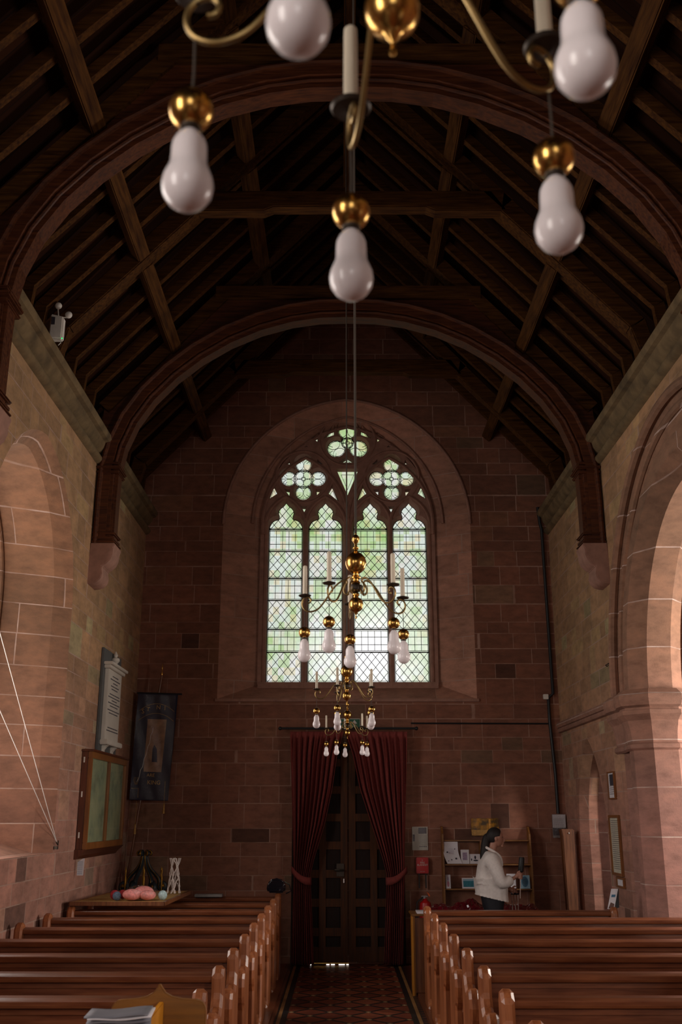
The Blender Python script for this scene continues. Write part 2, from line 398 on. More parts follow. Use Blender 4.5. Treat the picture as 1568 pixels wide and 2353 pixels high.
class MB:
    def __init__(s):
        s.v = []; s.f = []

    def add(s, vs, fs):
        k = len(s.v); s.v += [tuple(p) for p in vs]; s.f += [tuple(i + k for i in f) for f in fs]; return s

    def box(s, x0, x1, y0, y1, z0, z1):
        vs = [(x, y, z) for x in (x0, x1) for y in (y0, y1) for z in (z0, z1)]
        return s.add(vs, [(0, 1, 3, 2), (4, 6, 7, 5), (0, 4, 5, 1), (2, 3, 7, 6), (0, 2, 6, 4), (1, 5, 7, 3)])

    def prism(s, poly, fn, a, b):
        """poly of (p,q); fn(p,q,d)->xyz"""
        n = len(poly)
        s.add([fn(p, q, a) for p, q in poly] + [fn(p, q, b) for p, q in poly],
              [tuple(range(n))[::-1], tuple(range(n, 2 * n))] + [(i, (i + 1) % n, n + (i + 1) % n, n + i) for i in range(n)])
        return s

    def beam(s, p, q, w, h, up=(0, 0, 1)):
        """box beam p->q, w across, h along 'up'"""
        p, q = V(p), V(q); d = (q - p).normalized(); u = V(up); sd = d.cross(u).normalized(); u = sd.cross(d).normalized()
        vs = []
        for c in (p, q):
            for a, b in ((-1, -1), (1, -1), (1, 1), (-1, 1)):
                vs.append(c + sd * a * w / 2 + u * b * h / 2)
        return s.add(vs, [(3, 2, 1, 0), (4, 5, 6, 7), (0, 1, 5, 4), (1, 2, 6, 5), (2, 3, 7, 6), (3, 0, 4, 7)])

    def lathe(s, prof, c=(0, 0, 0), n=24, ax='z', caps=True):
        k = len(prof); vs = []
        for r, z in prof:
            for i in range(n):
                a = 2 * math.pi * i / n
                p = (r * math.cos(a), r * math.sin(a), z)
                if ax == 'y': p = (p[0], p[2], p[1])
                if ax == 'x': p = (p[2], p[0], p[1])
                vs.append((c[0] + p[0], c[1] + p[1], c[2] + p[2]))
        fs = [(j * n + i, j * n + (i + 1) % n, (j + 1) * n + (i + 1) % n, (j + 1) * n + i) for j in range(k - 1) for i in range(n)]
        if caps:
            fs += [tuple(range(n))[::-1], tuple(range((k - 1) * n, k * n))]
        return s.add(vs, fs)

    def ball(s, c, r, sc=(1, 1, 1), n=20, m=12):
        prof = [(max(1e-4, math.sin(math.pi * j / m)), -math.cos(math.pi * j / m)) for j in range(m + 1)]
        vs = []
        for pr, pz in prof:
            for i in range(n):
                a = 2 * math.pi * i / n
                vs.append((c[0] + r * sc[0] * pr * math.cos(a), c[1] + r * sc[1] * pr * math.sin(a), c[2] + r * sc[2] * pz))
        return s.add(vs, [(j * n + i, j * n + (i + 1) % n, (j + 1) * n + (i + 1) % n, (j + 1) * n + i) for j in range(m) for i in range(n)])

    def tube(s, pts, r, n=8, closed=False, flat=1.0):
        pts = [V(p) for p in pts]; k = len(pts); vs = []
        prev = None
        for i, p in enumerate(pts):
            if closed:
                d = pts[(i + 1) % k] - pts[i - 1]
            else:
                d = pts[min(i + 1, k - 1)] - pts[max(i - 1, 0)]
            if d.length < 1e-9: d = V((0, 0, 1))
            d.normalize()
            if prev is None:
                ref = V((0, 0, 1)) if abs(d.z) < .9 else V((1, 0, 0))
                u = d.cross(ref).normalized()
            else:
                u = (prev - d * prev.dot(d)).normalized()
            prev = u; w = d.cross(u)
            rr = r[i] if isinstance(r, (list, tuple)) else r
            for j in range(n):
                a = 2 * math.pi * j / n
                vs.append(p + u * math.cos(a) * rr * flat + w * math.sin(a) * rr)
        m = k if closed else k - 1
        fs = [(i * n + j, i * n + (j + 1) % n, ((i + 1) % k) * n + (j + 1) % n, ((i + 1) % k) * n + j) for i in range(m) for j in range(n)]
        if not closed:
            fs += [tuple(range(n))[::-1], tuple(range((k - 1) * n, k * n))]
        return s.add(vs, fs)

    def grid(s, rows):
        """rows: list of equal-length point lists"""
        n = len(rows[0]); vs = [p for r in rows for p in r]
        return s.add(vs, [(j * n + i, j * n + i + 1, (j + 1) * n + i + 1, (j + 1) * n + i) for j in range(len(rows) - 1) for i in range(n - 1)])

    def ring(s, A, B, closed=True):
        n = len(A); m = n if closed else n - 1
        return s.add(list(A) + list(B), [(i, (i + 1) % n, n + (i + 1) % n, n + i) for i in range(m)])

    def fill(s, outer, holes, fn):
        pts = []; edges = []
        for l in [outer] + holes:
            k = len(pts); n = len(l); pts += [V((p[0], p[1])) for p in l]
            edges += [(k + i, k + (i + 1) % n) for i in range(n)]
        vs, _, fs, *_r = geometry.delaunay_2d_cdt(pts, edges, [], 0, 1e-6)
        keep = []
        for f in fs:
            c = sum((vs[i] for i in f), V((0, 0))) / len(f)
            if inside(c, outer) and not any(inside(c, h) for h in holes): keep.append(tuple(f))
        return s.add([fn(p.x, p.y) for p in vs], keep)

    def plate(s, outer, holes, fn, d0, d1, ch=0.0, chd=None, both=True):
        """slab with holes; fn(p,q,d). The front edge of each hole is splayed by ch over depth chd"""
        chd = ch if chd is None else chd
        big = [expand(h, ch) for h in holes] if ch else holes
        s.fill(outer, big, lambda p, q: fn(p, q, d0))
        s.fill(outer, big if both else holes, lambda p, q: fn(p, q, d1))
        s.ring([fn(*p, d0) for p in outer], [fn(*p, d1) for p in outer])
        sg = 1 if d1 > d0 else -1
        for b_, h in zip(big, holes):
            a1 = d0 + sg * chd if ch else d0
            a2 = d1 - sg * chd if (ch and both) else d1
            if ch: s.ring([fn(*p, d0) for p in b_], [fn(*p, a1) for p in h])
            s.ring([fn(*p, a1) for p in h], [fn(*p, a2) for p in h])
            if ch and both: s.ring([fn(*p, a2) for p in h], [fn(*p, d1) for p in b_])
        return s

    def build(s, name, mat, parent=None, smooth=False, bevel=0, seg=2, auto=True, kind=None, origin=None):
        me = bpy.data.meshes.new(name)
        if parent is not None:
            org = root_loc(parent)
        elif origin is not None:
            org = V(origin)
        elif kind == 'structure':
            org = V((0, 0, 0))
        else:
            xs, ys, zs = zip(*s.v)
            org = V(((min(xs) + max(xs)) / 2, (min(ys) + max(ys)) / 2, min(zs)))
        me.from_pydata([tuple(V(p) - org) for p in s.v], [], s.f)
        bm = bmesh.new(); bm.from_mesh(me)
        bmesh.ops.remove_doubles(bm, verts=bm.verts, dist=1e-5)
        bmesh.ops.recalc_face_normals(bm, faces=bm.faces)
        if bevel:
            es = [e for e in bm.edges if len(e.link_faces) == 2 and e.calc_face_angle(0) > .5]
            bmesh.ops.bevel(bm, geom=es, offset=bevel, segments=seg, affect='EDGES', clamp_overlap=True)
        if smooth:
            for f in bm.faces: f.smooth = True
            for e in bm.edges:
                if len(e.link_faces) == 2 and e.calc_face_angle(0) > R(40): e.smooth = False
        bm.to_mesh(me); bm.free()
        o = bpy.data.objects.new(name, me); COL.objects.link(o)
        me.materials.append(M[mat] if isinstance(mat, str) else mat)
        if parent is not None:
            o.parent = parent
        else:
            o.location = org
        if kind: o['kind'] = kind
        return o


def expand(poly, d):
    """offset a closed 2D loop outwards by d (mitred, limited)"""
    n = len(poly)
    ar = sum(poly[i][0] * poly[(i + 1) % n][1] - poly[(i + 1) % n][0] * poly[i][1] for i in range(n))
    sg = 1 if ar > 0 else -1
    out = []
    for i in range(n):
        p0, p, p1 = V(poly[i - 1]), V(poly[i]), V(poly[(i + 1) % n])
        a = (p - p0); b = (p1 - p)
        if a.length < 1e-9: a = b
        if b.length < 1e-9: b = a
        a.normalize(); b.normalize()
        na = V((a.y, -a.x)) * sg; nb = V((b.y, -b.x)) * sg
        m = na + nb
        if m.length < 1e-6: m = na
        m.normalize(); k = min(1 / max(.35, m.dot(na)), 2.2)
        out.append(tuple(p + m * d * k))
    return out


def arch(c, half, z0, zs, e, n=14):
    """pointed arch outline (p,z), counter-clockwise from bottom right"""
    Rr = half + e; top = math.acos(e / Rr)
    pts = [(c + half, z0)]
    for i in range(n + 1):
        a = top * i / n
        pts.append((c - e + Rr * math.cos(a), zs + Rr * math.sin(a)))
    for i in range(n - 1, -1, -1):
        a = top * i / n
        pts.append((c + e - Rr * math.cos(a), zs + Rr * math.sin(a)))
    pts.append((c - half, z0))
    return pts


def tag(o, label=None, cat=None, group=None, kind=None):
    if label: o['label'] = label
    if cat: o['category'] = cat
    if group: o['group'] = group
    if kind: o['kind'] = kind
    return o


def thing(name, label, cat, loc=(0, 0, 0), group=None):
    o = bpy.data.objects.new(name, None); COL.objects.link(o); o.location = loc
    o.empty_display_size = .1
    return tag(o, label, cat, group)


def dup(o, loc=None, rz=None, parent=None):
    c = o.copy(); COL.objects.link(c)
    if parent is not None: c.parent = parent
    if loc is not None: c.location = loc
    if rz is not None: c.rotation_euler = (0, 0, rz)
    for ch in list(o.children):
        dup(ch, parent=c)
    return c


def text_mesh(txt, size, depth=.001, name='lettering', align='CENTER'):
    cu = bpy.data.curves.new('t', 'FONT'); cu.body = txt; cu.size = size; cu.extrude = depth; cu.align_x = align; cu.align_y = 'CENTER'
    cu.resolution_u = 3
    o = bpy.data.objects.new('t', cu); COL.objects.link(o)
    bpy.context.view_layer.update()
    me = bpy.data.meshes.new_from_object(o.evaluated_get(bpy.context.evaluated_depsgraph_get()))
    bpy.data.objects.remove(o); bpy.data.curves.remove(cu)
    vs = [tuple(v.co) for v in me.vertices]; fs = [tuple(p.vertices) for p in me.polygons]
    bpy.data.meshes.remove(me)
    return vs, fs


def lettering(txt, size, fn, name, mat, parent, mb=None):
    vs, fs = text_mesh(txt, size)
    m = mb or MB(); m.add([fn(*p) for p in vs], fs)
    if mb is None:
        return m.build(name, mat, parent)
# ------------------------------------------------------------------ the setting
YZ = lambda X0: (lambda p, q, d: (X0 + d, p, q))
MB().box(-4.2, 6.6, YB - .3, YF + .6, -.2, 0).build('floor', 'floor', kind='structure')

# west wall (far), gabled, with the big window's splayed opening
RID = 10.2
front = arch(.085, 1.835, 3.43, 6.0, .17, 18)
inner = arch(.1, 1.31, 3.66, 6.06, .33, 18)
m = MB()
out = [(-4.2, -.1), (6.6, -.1), (6.6, 5.4), (XR + .6, 6.6), (2.0, 8.4), (XC, RID), (-1.8, 8.4), (XL - .7, 6.6), (-4.2, 5.4)]
m.fill(out, [front], lambda p, q: (p, YF, q))
m.fill(out, [inner], lambda p, q: (p, YF + .6, q))
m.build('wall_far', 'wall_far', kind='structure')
m = MB()
m.ring([(p, YF, q) for p, q in front], [(p, YF + .28, q) for p, q in inner])
m.ring([(p, YF + .28, q) for p, q in inner], [(p, YF + .6, q) for p, q in inner])
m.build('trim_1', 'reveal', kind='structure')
# thin arris roll and rere-arch line round the front opening
m = MB()
m.tube([(p, YF - .004, q) for p, q in front[1:-1]], .022, 8)
m.tube([(p, YF + .25, q) for p, q in expand(inner, -.02)[1:-1]], .028, 8)
m.tube([(p, YF + .18, q) for p, q in expand(inner, .12)[1:-1]], .02, 8)
m.box(.085 - 1.86, .085 + 1.86, YF - .03, YF + .02, 3.39, 3.43)
m.build('trim_2', 'tracery', kind='structure', smooth=True)

# left wall, three deep splayed windows
m = MB(); j = MB(); gl = MB()
fr = [arch(c, 1.38, 1.50, 3.92, .14, 14) for c in (9.15, 3.9, -2.0)]
bk = [arch(c - .05, 1.06, 1.66, 4.0, .14, 14) for c in (9.15, 3.9, -2.0)]
outer = [(YB, -.1), (YF, -.1), (YF, 6.3), (YB, 6.3)]
m.fill(outer, fr, lambda p, q: (XL, p, q)); m.fill(outer, bk, lambda p, q: (XL - .85, p, q))
m.build('wall_left', 'wall', kind='structure')
for f, b in zip(fr, bk):
    e = expand(f, -.13)
    e[0] = (e[0][0], f[0][1]); e[-1] = (e[-1][0], f[-1][1])
    j.ring([(XL, p, q) for p, q in f], [(XL - .17, p, q) for p, q in e])
    j.ring([(XL - .17, p, q) for p, q in e], [(XL - .62, p, q) for p, q in b])
    j.ring([(XL - .62, p, q) for p, q in b], [(XL - .85, p, q) for p, q in b])
j.build('trim_3', 'dress', kind='structure')
for i, b in enumerate(bk):
    w = MB(); w.fill(b, [], lambda p, q: (XL - .74, p, q)); w.build('window_%d' % (i + 2), 'dayglass', kind='structure')
    w = MB(); w.tube([(XL - .66, p, q) for p, q in expand(b, -.03)], .035, 8, closed=True)
    w.box(XL - .73, XL - .68, b[0][0] - 1.08, b[0][0] - 1.04, 1.66, 5.1)
    w.build('window_frame', 'dress', parent=bpy.data.objects['window_%d' % (i + 2)])

# right wall: arcade arches into the aisle and a small pointed doorway
A = [(8.65, 2.45), (3.0, 2.45), (-3.0, 2.45)]
holes = [arch(c, h, -.05, 3.08, .0, 18) for c, h in A] + [arch(12.72, .60, -.05, 1.62, .62, 12)]
m = MB(); m.plate([(YB, -.4), (YF, -.4), (YF, 6.3), (YB, 6.3)], holes, YZ(XR), 0, .6, .10)
m.build('wall_right', 'wall', kind='structure')
# inner order of arches, continuing down as half-octagonal responds
prof = [(3.09, -.05), (3.15, .14), (3.15, .26), (3.045, .32), (3.045, .48), (3.205, .65), (3.455, .65), (3.615, .48), (3.615, -.02)]
m = MB()
for c, h in A:
    rings = []
    for X, p in prof:
        a = arch(c, h - p, 0, 3.08, .0, 22)
        rings.append([(X, y, z) for y, z in a])
    for r0, r1 in zip(rings, rings[1:]):
        m.ring(r0, r1, closed=False)
m.build('trim_4', 'pier', kind='structure')
# capitals / impost mouldings of the far respond and its neighbour
m = MB()
for c, h in A:
    for sg in (1, -1):
        lv = [(2.50, .0), (2.52, .03), (2.56, .03), (2.58, 0), (2.68, .01), (2.80, .04), (2.86, .09), (2.90, .09), (2.905, .06), (2.93, .06), (2.95, .10), (3.0, .12), (3.06, .12), (3.12, .05)]
        rr = []
        for z, o_ in lv:
            base = [(XR - o_, -.25), (XR - o_, -.02), (XR - o_ * .8, .10), (3.04 - o_, .32), (3.04 - o_, .48 + o_ * .4), (3.205 - o_ * .4, .65 + o_), (3.455 + o_ * .4, .65 + o_), (3.62 + o_, .48 + o_ * .4), (3.67 + o_, -.02)]
            rr.append([(x, c + sg * (h - p), z) for x, p in base])
        m.grid(rr)
m.build('trim_5', 'pier', kind='structure')
# hood mould and string course
m = MB()
hd = arch(8.65, 2.53, 3.1, 3.08, .0, 24)
m.tube([(XR - .02, y, z) for y, z in hd[1:-1]], .05, 8)
m.tube([(XR + .05, y, z) for y, z in arch(8.65, 2.40, 3.1, 3.08, .0, 24)[1:-1]], .04, 8)
for z, r in ((3.06, .05), (2.99, .035)):
    m.tube([(XR - .01, 11.1, z), (XR - .01, YF, z)], r, 8)
m.build('trim_6', 'pier', kind='structure', smooth=True)
m = MB()
m.ring([(XR + .22, y, z) for y, z in arch(12.72, .60, 0, 1.62, .62, 12)], [(XR + .30, y, z) for y, z in arch(12.72, .48, 0, 1.66, .50, 12)])
m.ring([(XR + .30, y, z) for y, z in arch(12.72, .48, 0, 1.66, .50, 12)], [(XR + .62, y, z) for y, z in arch(12.72, .48, 0, 1.66, .50, 12)])
m.build('trim_7', 'pier', kind='structure')

# wall-plate cornices
m = MB()
pf = [(0, 5.83), (.04, 5.845), (.065, 5.875), (.065, 5.905), (.04, 5.935), (.005, 5.945), (.005, 5.965), (.04, 5.985), (.075, 6.03), (.09, 6.09), (.135, 6.105), (.155, 6.14), (.15, 6.185), (.11, 6.215), (.03, 6.32), (-.1, 6.32), (-.1, 5.8)]
m.prism([(XL + p, z) for p, z in pf], lambda p, q, d: (p, d, q), YB, YF)
m.build('trim_8', 'mould', kind='structure', smooth=True)
m = MB(); m.prism([(XR - p, z) for p, z in pf], lambda p, q, d: (p, d, q), YB, YF)
m.build('trim_9', 'mould', kind='structure', smooth=True)

# aisle shell
m = MB()
wins = [arch(c, .65, 1.3, 3.3, .3, 10) for c in (9.7, 5.2, .4)]
m.plate([(YB, -.1), (YF, -.1), (YF, 5.2), (YB, 5.2)], wins, YZ(6.15), 0, .35, .05)
m.build('wall_aisle', 'wall', kind='structure')
for i, b in enumerate(wins):
    w = MB(); w.fill(b, [], lambda p, q: (6.3, p, q)); w.build('window_%d' % (i + 5), 'dayglass', kind='structure')
m = MB(); m.add([(3.6, YB, 6.0), (3.6, YF, 6.0), (6.5, YF, 4.8), (6.5, YB, 4.8)], [(0, 1, 2, 3)])
m.add([(3.6, YB, 6.1), (3.6, YF, 6.1), (6.5, YF, 4.9), (6.5, YB, 4.9)], [(0, 1, 2, 3)])
m.build('ceiling_aisle', 'boards', kind='structure')
# chancel wall behind the camera with its east window
ew = arch(.09, 1.3, 2.3, 4.9, .4, 14)
m = MB(); m.plate([(-4.2, -.1), (6.6, -.1), (6.6, 6.3), (XC, RID + .4), (-4.2, 6.3)], [ew], lambda p, q, d: (p, YB - d, q), 0, .4, .08)
m.build('wall_rear', 'wall', kind='structure')
w = MB(); w.fill(ew, [], lambda p, q: (p, YB - .3, q)); w.build('window_8', 'dayglass', kind='structure')

# boarded ceiling
prof_c = [(3.42, 6.15), (3.20, 6.62), (1.86, 8.20), (0, 10.18)]
m = MB()
full = [(XC - x, z) for x, z in prof_c] + [(XC + x, z) for x, z in prof_c[-2::-1]]
m.ring([(x, YB, z) for x, z in full], [(x, YF + .05, z) for x, z in full], closed=False)
m.ring([(x, YB, z + .08) for x, z in full], [(x, YF + .05, z + .08) for x, z in full], closed=False)
m.build('ceiling', 'boards', kind='structure')

# ------------------------------------------------------------------ west window: tracery, glass, leading
YG = YF + .34                       # glass plane
win = bpy.data.objects.new('window_1', None); COL.objects.link(win); win.location = (.1, YG, 3.66); win['kind'] = 'structure'
CX = .1
Z0, ZH = 3.70, 6.0                  # glass sill and bottom of the cusped heads


def light_outline(c, hw):
    pts = [(c + hw, Z0), (c + hw, ZH)]
    # shoulder: curves in to the cusp
    for a in (20, 45, 65): pts.append((c + .118 + (hw - .118) * math.cos(R(a)), ZH + .165 * math.sin(R(a))))
    pts.append((c + .112, ZH + .168))
    for a in (-30, -5, 20, 45, 65): pts.append((c + .122 * math.cos(R(a)) * 1.0, ZH + .265 + .115 * math.sin(R(a))))
    pts.append((c, ZH + .43))
    right = pts[:]
    left = [(2 * c - x, z) for x, z in right[:-1]][::-1]
    return right + left


def foil(cx, cz, rad, dist, n, rot, rc, seg=12):
    """outline of n round lobes gathered about a central circle of radius rc"""
    al = math.acos((dist ** 2 + rc ** 2 - rad ** 2) / (2 * dist * rc)); be = math.acos((dist ** 2 + rad ** 2 - rc ** 2) / (2 * dist * rad))
    pts = []
    for k in range(n):
        a0 = rot + 2 * math.pi * k / n
        lx, lz = cx + dist * math.cos(a0), cz + dist * math.sin(a0)
        sw = math.pi - be
        for i in range(seg + 1):
            a = a0 - sw + 2 * sw * i / seg
            pts.append((lx + rad * math.cos(a), lz + rad * math.sin(a)))
        gap = 2 * math.pi / n - 2 * al
        for i in range(1, 3):
            a = a0 + al + gap * i / 3
            pts.append((cx + rc * math.cos(a), cz + rc * math.sin(a)))
    return pts


HW = .262
LC = [CX - .95 + .0, CX - .352, CX + .352, CX + .90 + .05]
LC = [CX - .935, CX - .335, CX + .345, CX + .935]
lights = [light_outline(c, HW - .005) for c in LC]
quat = [foil(CX - .678, 6.818, .122, .225, 4, 0, .148), foil(CX + .678, 6.818, .122, .225, 4, 0, .148)]
tre = foil(CX + .0, 7.41, .142, .198, 3, math.pi / 2, .10)
tri = []
for P_ in ([(-.708, 6.326), (-.641, 6.326), (-.676, 6.249)], [(-1.132, 6.656), (-1.083, 6.56), (-1.194, 6.482)],
           [(-.233, 6.65), (-.282, 6.565), (-.158, 6.46)], [(-.940, 6.605), (-.890, 6.598), (-.896, 6.545)], [(-.470, 6.605), (-.418, 6.598), (-.465, 6.545)],
           [(-.942, 7.034), (-.9, 7.075), (-.892, 7.034)], [(-.46, 7.034), (-.452, 7.075), (-.41, 7.034)],
           [(-.709, 7.313), (-.64, 7.313), (-.675, 7.345)], [(-.533, 7.458), (-.469, 7.511), (-.473, 7.419)],
           [(-.225, 7.648), (-.218, 7.52), (-.332, 7.476)]):
    for sg in (1, -1):
        tri.append([(CX + sg * x, z) for x, z in P_])
tri.append([(CX - .1, 7.061), (CX + .1, 7.061), (CX, 7.125)])
tri.append([(CX - .13, 6.913), (CX + .13, 6.913), (CX, 6.594)])
tri = [[(sum(q[0] for q in p) / 3 + (x - sum(q[0] for q in p) / 3) * 1.22, sum(q[1] for q in p) / 3 + (z - sum(q[1] for q in p) / 3) * 1.22) for x, z in p] for p in tri]
holes = lights + quat + [tre] + tri
m = MB()
big = [expand(h, .038) for h in lights] + [expand(h, .028) for h in quat + [tre]] + [expand(h, .012) for h in tri]
fnt = lambda d: (lambda p, q: (p, YG + d, q))
m.fill(inner, big, fnt(-.12)); m.fill(inner, holes, fnt(.05))
for b_, h in zip(big, holes):
    m.ring([(p, YG - .12, q) for p, q in b_], [(p, YG - .03, q) for p, q in h])
    m.ring([(p, YG - .03, q) for p, q in h], [(p, YG + .05, q) for p, q in h])
m.build('tracery', 'tracery', win)
# raised mouldings that ride on the tracery: mullion shafts, arch rolls over the lights, circles round the foils
m = MB()
for x in (CX - .635, CX + .005, CX + .64):
    m.tube([(x, YG - .13, 3.62), (x, YG - .13, 6.15)], .034, 8)
for x in (CX - 1.22, CX + 1.22):
    m.tube([(x, YG - .12, 3.62), (x, YG - .12, 6.1)], .03, 8)
for c in LC:
    a = arch(c, .305, 5.9, 6.02, .22, 9)
    m.tube([(p, YG - .125, q) for p, q in a], .026, 6)
for sg in (-1, 1):
    m.tube([(CX + sg * .678 + .415 * math.cos(R(a)), YG - .118, 6.818 + .415 * math.sin(R(a))) for a in range(0, 360, 12)], .020, 6, closed=True)
m.tube([(CX + .43 * math.cos(R(a)), YG - .118, 7.41 + .41 * math.sin(R(a))) for a in range(0, 360, 12)], .018, 6, closed=True)
for sg in (-1, 1):   # two sub-arches each embracing a pair of lights
    a = arch(CX + sg * .64, .64, 5.9, 6.1, .5, 14)
    m.tube([(p, YG - .122, min(q, 7.3)) for p, q in a if abs(p - CX) < 1.29], .028, 6)
m.build('moulding', 'tracery', win, smooth=True)

for h in lights + quat + [tre] + tri:
    w = MB(); w.fill(h, [], fnt(.0)); w.build('pane', 'leaded', win)


# leading, cut to the outline of each opening
def came(m, a, b, poly, w=.0075, rad=None):
    w *= 1.25
    """lay a straight lead from a to b keeping only what lies inside poly"""
    n = 60; run = None
    P_ = [(a[0] + (b[0] - a[0]) * i / n, a[1] + (b[1] - a[1]) * i / n) for i in range(n + 1)]
    for i, p in enumerate(P_ + [None]):
        ok = p is not None and inside(p, poly)
        if ok and run is None: run = p
        if not ok and run is not None:
            q = P_[i - 1]
            if (V(q) - V(run)).length > .005:
                m.beam((run[0], YG - .008, run[1]), (q[0], YG - .008, q[1]), w, .012, up=(0, 1, 0))
            run = None


def curve_came(m, pts, poly, w=.007):
    for a, b in zip(pts, pts[1:]):
        if inside(((a[0] + b[0]) / 2, (a[1] + b[1]) / 2), poly):
            m.beam((a[0], YG - .008, a[1]), (b[0], YG - .008, b[1]), w, .012, up=(0, 1, 0))


zb = [3.70, 4.141, 4.477, 4.913, 5.245, 5.664, 6.005, 6.45]
for c, poly in zip(LC, lights):
    m = MB()
    for sx in (-1, 1):
        came(m, (c + sx * (HW - .022), Z0), (c + sx * (HW - .022), 6.03), poly, .006)
    for i in range(len(zb) - 1):
        z0, z1 = zb[i], zb[i + 1]
        came(m, (c - .3, z0), (c + .3, z0), poly, .013 if i else .006)
        came(m, (c - .3, z0 + .022), (c + .3, z0 + .022), poly, .005)
        came(m, (c - .3, z1 - .022), (c + .3, z1 - .022), poly, .005) if i % 2 == 1 else None
        iw = HW - .022
        if i % 2 == 1:      # squares
            for k in range(1, 5):
                x = c - iw + 2 * iw * k / 5; came(m, (x, z0 + .02), (x, z1 - .02), poly, .0055)
            for k in (1, 2):
                z = z0 + (z1 - z0) * k / 3; came(m, (c - iw, z), (c + iw, z), poly, .0055)
        else:               # diamonds
            dw, dh = 2 * iw / 4, (z1 - z0) / 3.0 if z1 < 6.2 else .147
            for k in range(-8, 10):
                x = c - iw + k * dw
                for sg in (1, -1):
                    L = (z1 - z0) / dh * dw
                    a, b = (x, z0), (x + sg * L, z1)
                    # clip to |x-c|<iw
                    t0, t1 = 0.0, 1.0
                    dx = b[0] - a[0]
                    for lim, s_ in ((c - iw, 1), (c + iw, -1)):
                        f0 = s_ * (a[0] - lim); f1 = s_ * (b[0] - lim)
                        if f0 < 0 and f1 < 0: t0 = 2
                        elif f0 < 0: t0 = max(t0, f0 / (f0 - f1))
                        elif f1 < 0: t1 = min(t1, f0 / (f0 - f1))
                    if t0 < t1:
                        came(m, (a[0] + dx * t0, a[1] + (b[1] - a[1]) * t0), (a[0] + dx * t1, a[1] + (b[1] - a[1]) * t1), poly, .0055)
    e = expand(poly, -.02)
    m.tube([(p, YG - .008, q) for p, q in expand(poly, -.003)], .007, 4, closed=True)
    m.build('leading', 'lead', win)


def circ(cx, cz, r, n=20, a0=0, a1=360):
    return [(cx + r * math.cos(R(a0 + (a1 - a0) * i / n)), cz + r * math.sin(R(a0 + (a1 - a0) * i / n))) for i in range(n + 1)]


for poly, cx, cz, n, dist, rad in ((quat[0], CX - .678, 6.818, 4, .222, .12), (quat[1], CX + .678, 6.818, 4, .222, .12), (tre, CX, 7.41, 3, .195, .14)):
    m = MB(); big_r = .148 if n == 4 else .092
    for r_, w_ in ((big_r, .010), (big_r - .018, .006), (.034, .006)):
        curve_came(m, circ(cx, cz, r_), poly, w_)
    for k in range(4):
        a = R(90 * k); curve_came(m, [(cx + .034 * math.cos(a), cz + .034 * math.sin(a)), (cx + big_r * math.cos(a), cz + big_r * math.sin(a))], poly, .005)
        b = R(90 * k + 45)
        px, pz = cx + big_r * .55 * math.cos(b), cz + big_r * .55 * math.sin(b)
        curve_came(m, circ(px, pz, big_r * .42, 12), poly, .005)
    for k in range(n):
        a0 = (0 if n == 4 else math.pi / 2) + 2 * math.pi * k / n
        lx, lz = cx + dist * math.cos(a0), cz + dist * math.sin(a0)
        curve_came(m, circ(lx, lz, rad - .016), poly, .005)
        for s_ in (-1, 0, 1):
            b = a0 + s_ * R(55)
            curve_came(m, [(lx + (rad - .02) * .55 * math.cos(b), lz + (rad - .02) * .55 * math.sin(b)), (lx + rad * math.cos(b), lz + rad * math.sin(b))], poly, .005)
            qx, qz = lx + rad * .45 * math.cos(b), lz + rad * .45 * math.sin(b)
        for s_ in (-1, 1):
            b = a0 + s_ * R(90)
            curve_came(m, circ(lx + rad * .75 * math.cos(b), lz + rad * .75 * math.sin(b), rad * .75, 14), poly, .005)
    m.tube([(p, YG - .008, q) for p, q in expand(poly, -.003)], .006, 4, closed=True)
    m.build('leading', 'lead', win)
for poly in tri:
    ax_ = [V(p) for p in poly]
    if (ax_[0] - ax_[1]).cross(ax_[0] - ax_[2]) if False else True:
        m = MB(); cc = (ax_[0] + ax_[1] + ax_[2]) / 3
        per = sum((ax_[i] - ax_[i - 1]).length for i in range(3))
        m.tube([(p, YG - .008, q) for p, q in poly], .004, 4, closed=True)
        if per > .38:
            mids = [(ax_[i] + ax_[(i + 1) % 3]) / 2 for i in range(3)]
            ins = [cc + (p - cc) * .62 for p in ax_]
            for i in range(3):
                m.beam((ins[i].x, YG - .008, ins[i].y), (ins[(i + 1) % 3].x, YG - .008, ins[(i + 1) % 3].y), .005, .01, up=(0, 1, 0))
        m.build('leading', 'lead', win)
# stone sill under the lights
MB().box(CX - 1.3, CX + 1.3, YG - .16, YG + .05, 3.60, 3.69).build('sill', 'tracery', win)
# ------------------------------------------------------------------ roof timbers
def half_poly(pts, sg):
    return [(XC + sg * x, z) for x, z in pts]


inner_arch = [(0, 7.80), (.35, 7.79), (.70, 7.735), (1.08, 7.62), (1.45, 7.45), (1.80, 7.225), (2.10, 6.97), (2.36, 6.68), (2.55, 6.38), (2.67, 6.07), (2.725, 5.78), (2.735, 5.4), (2.735, 4.86)]
WALLX = 2.98


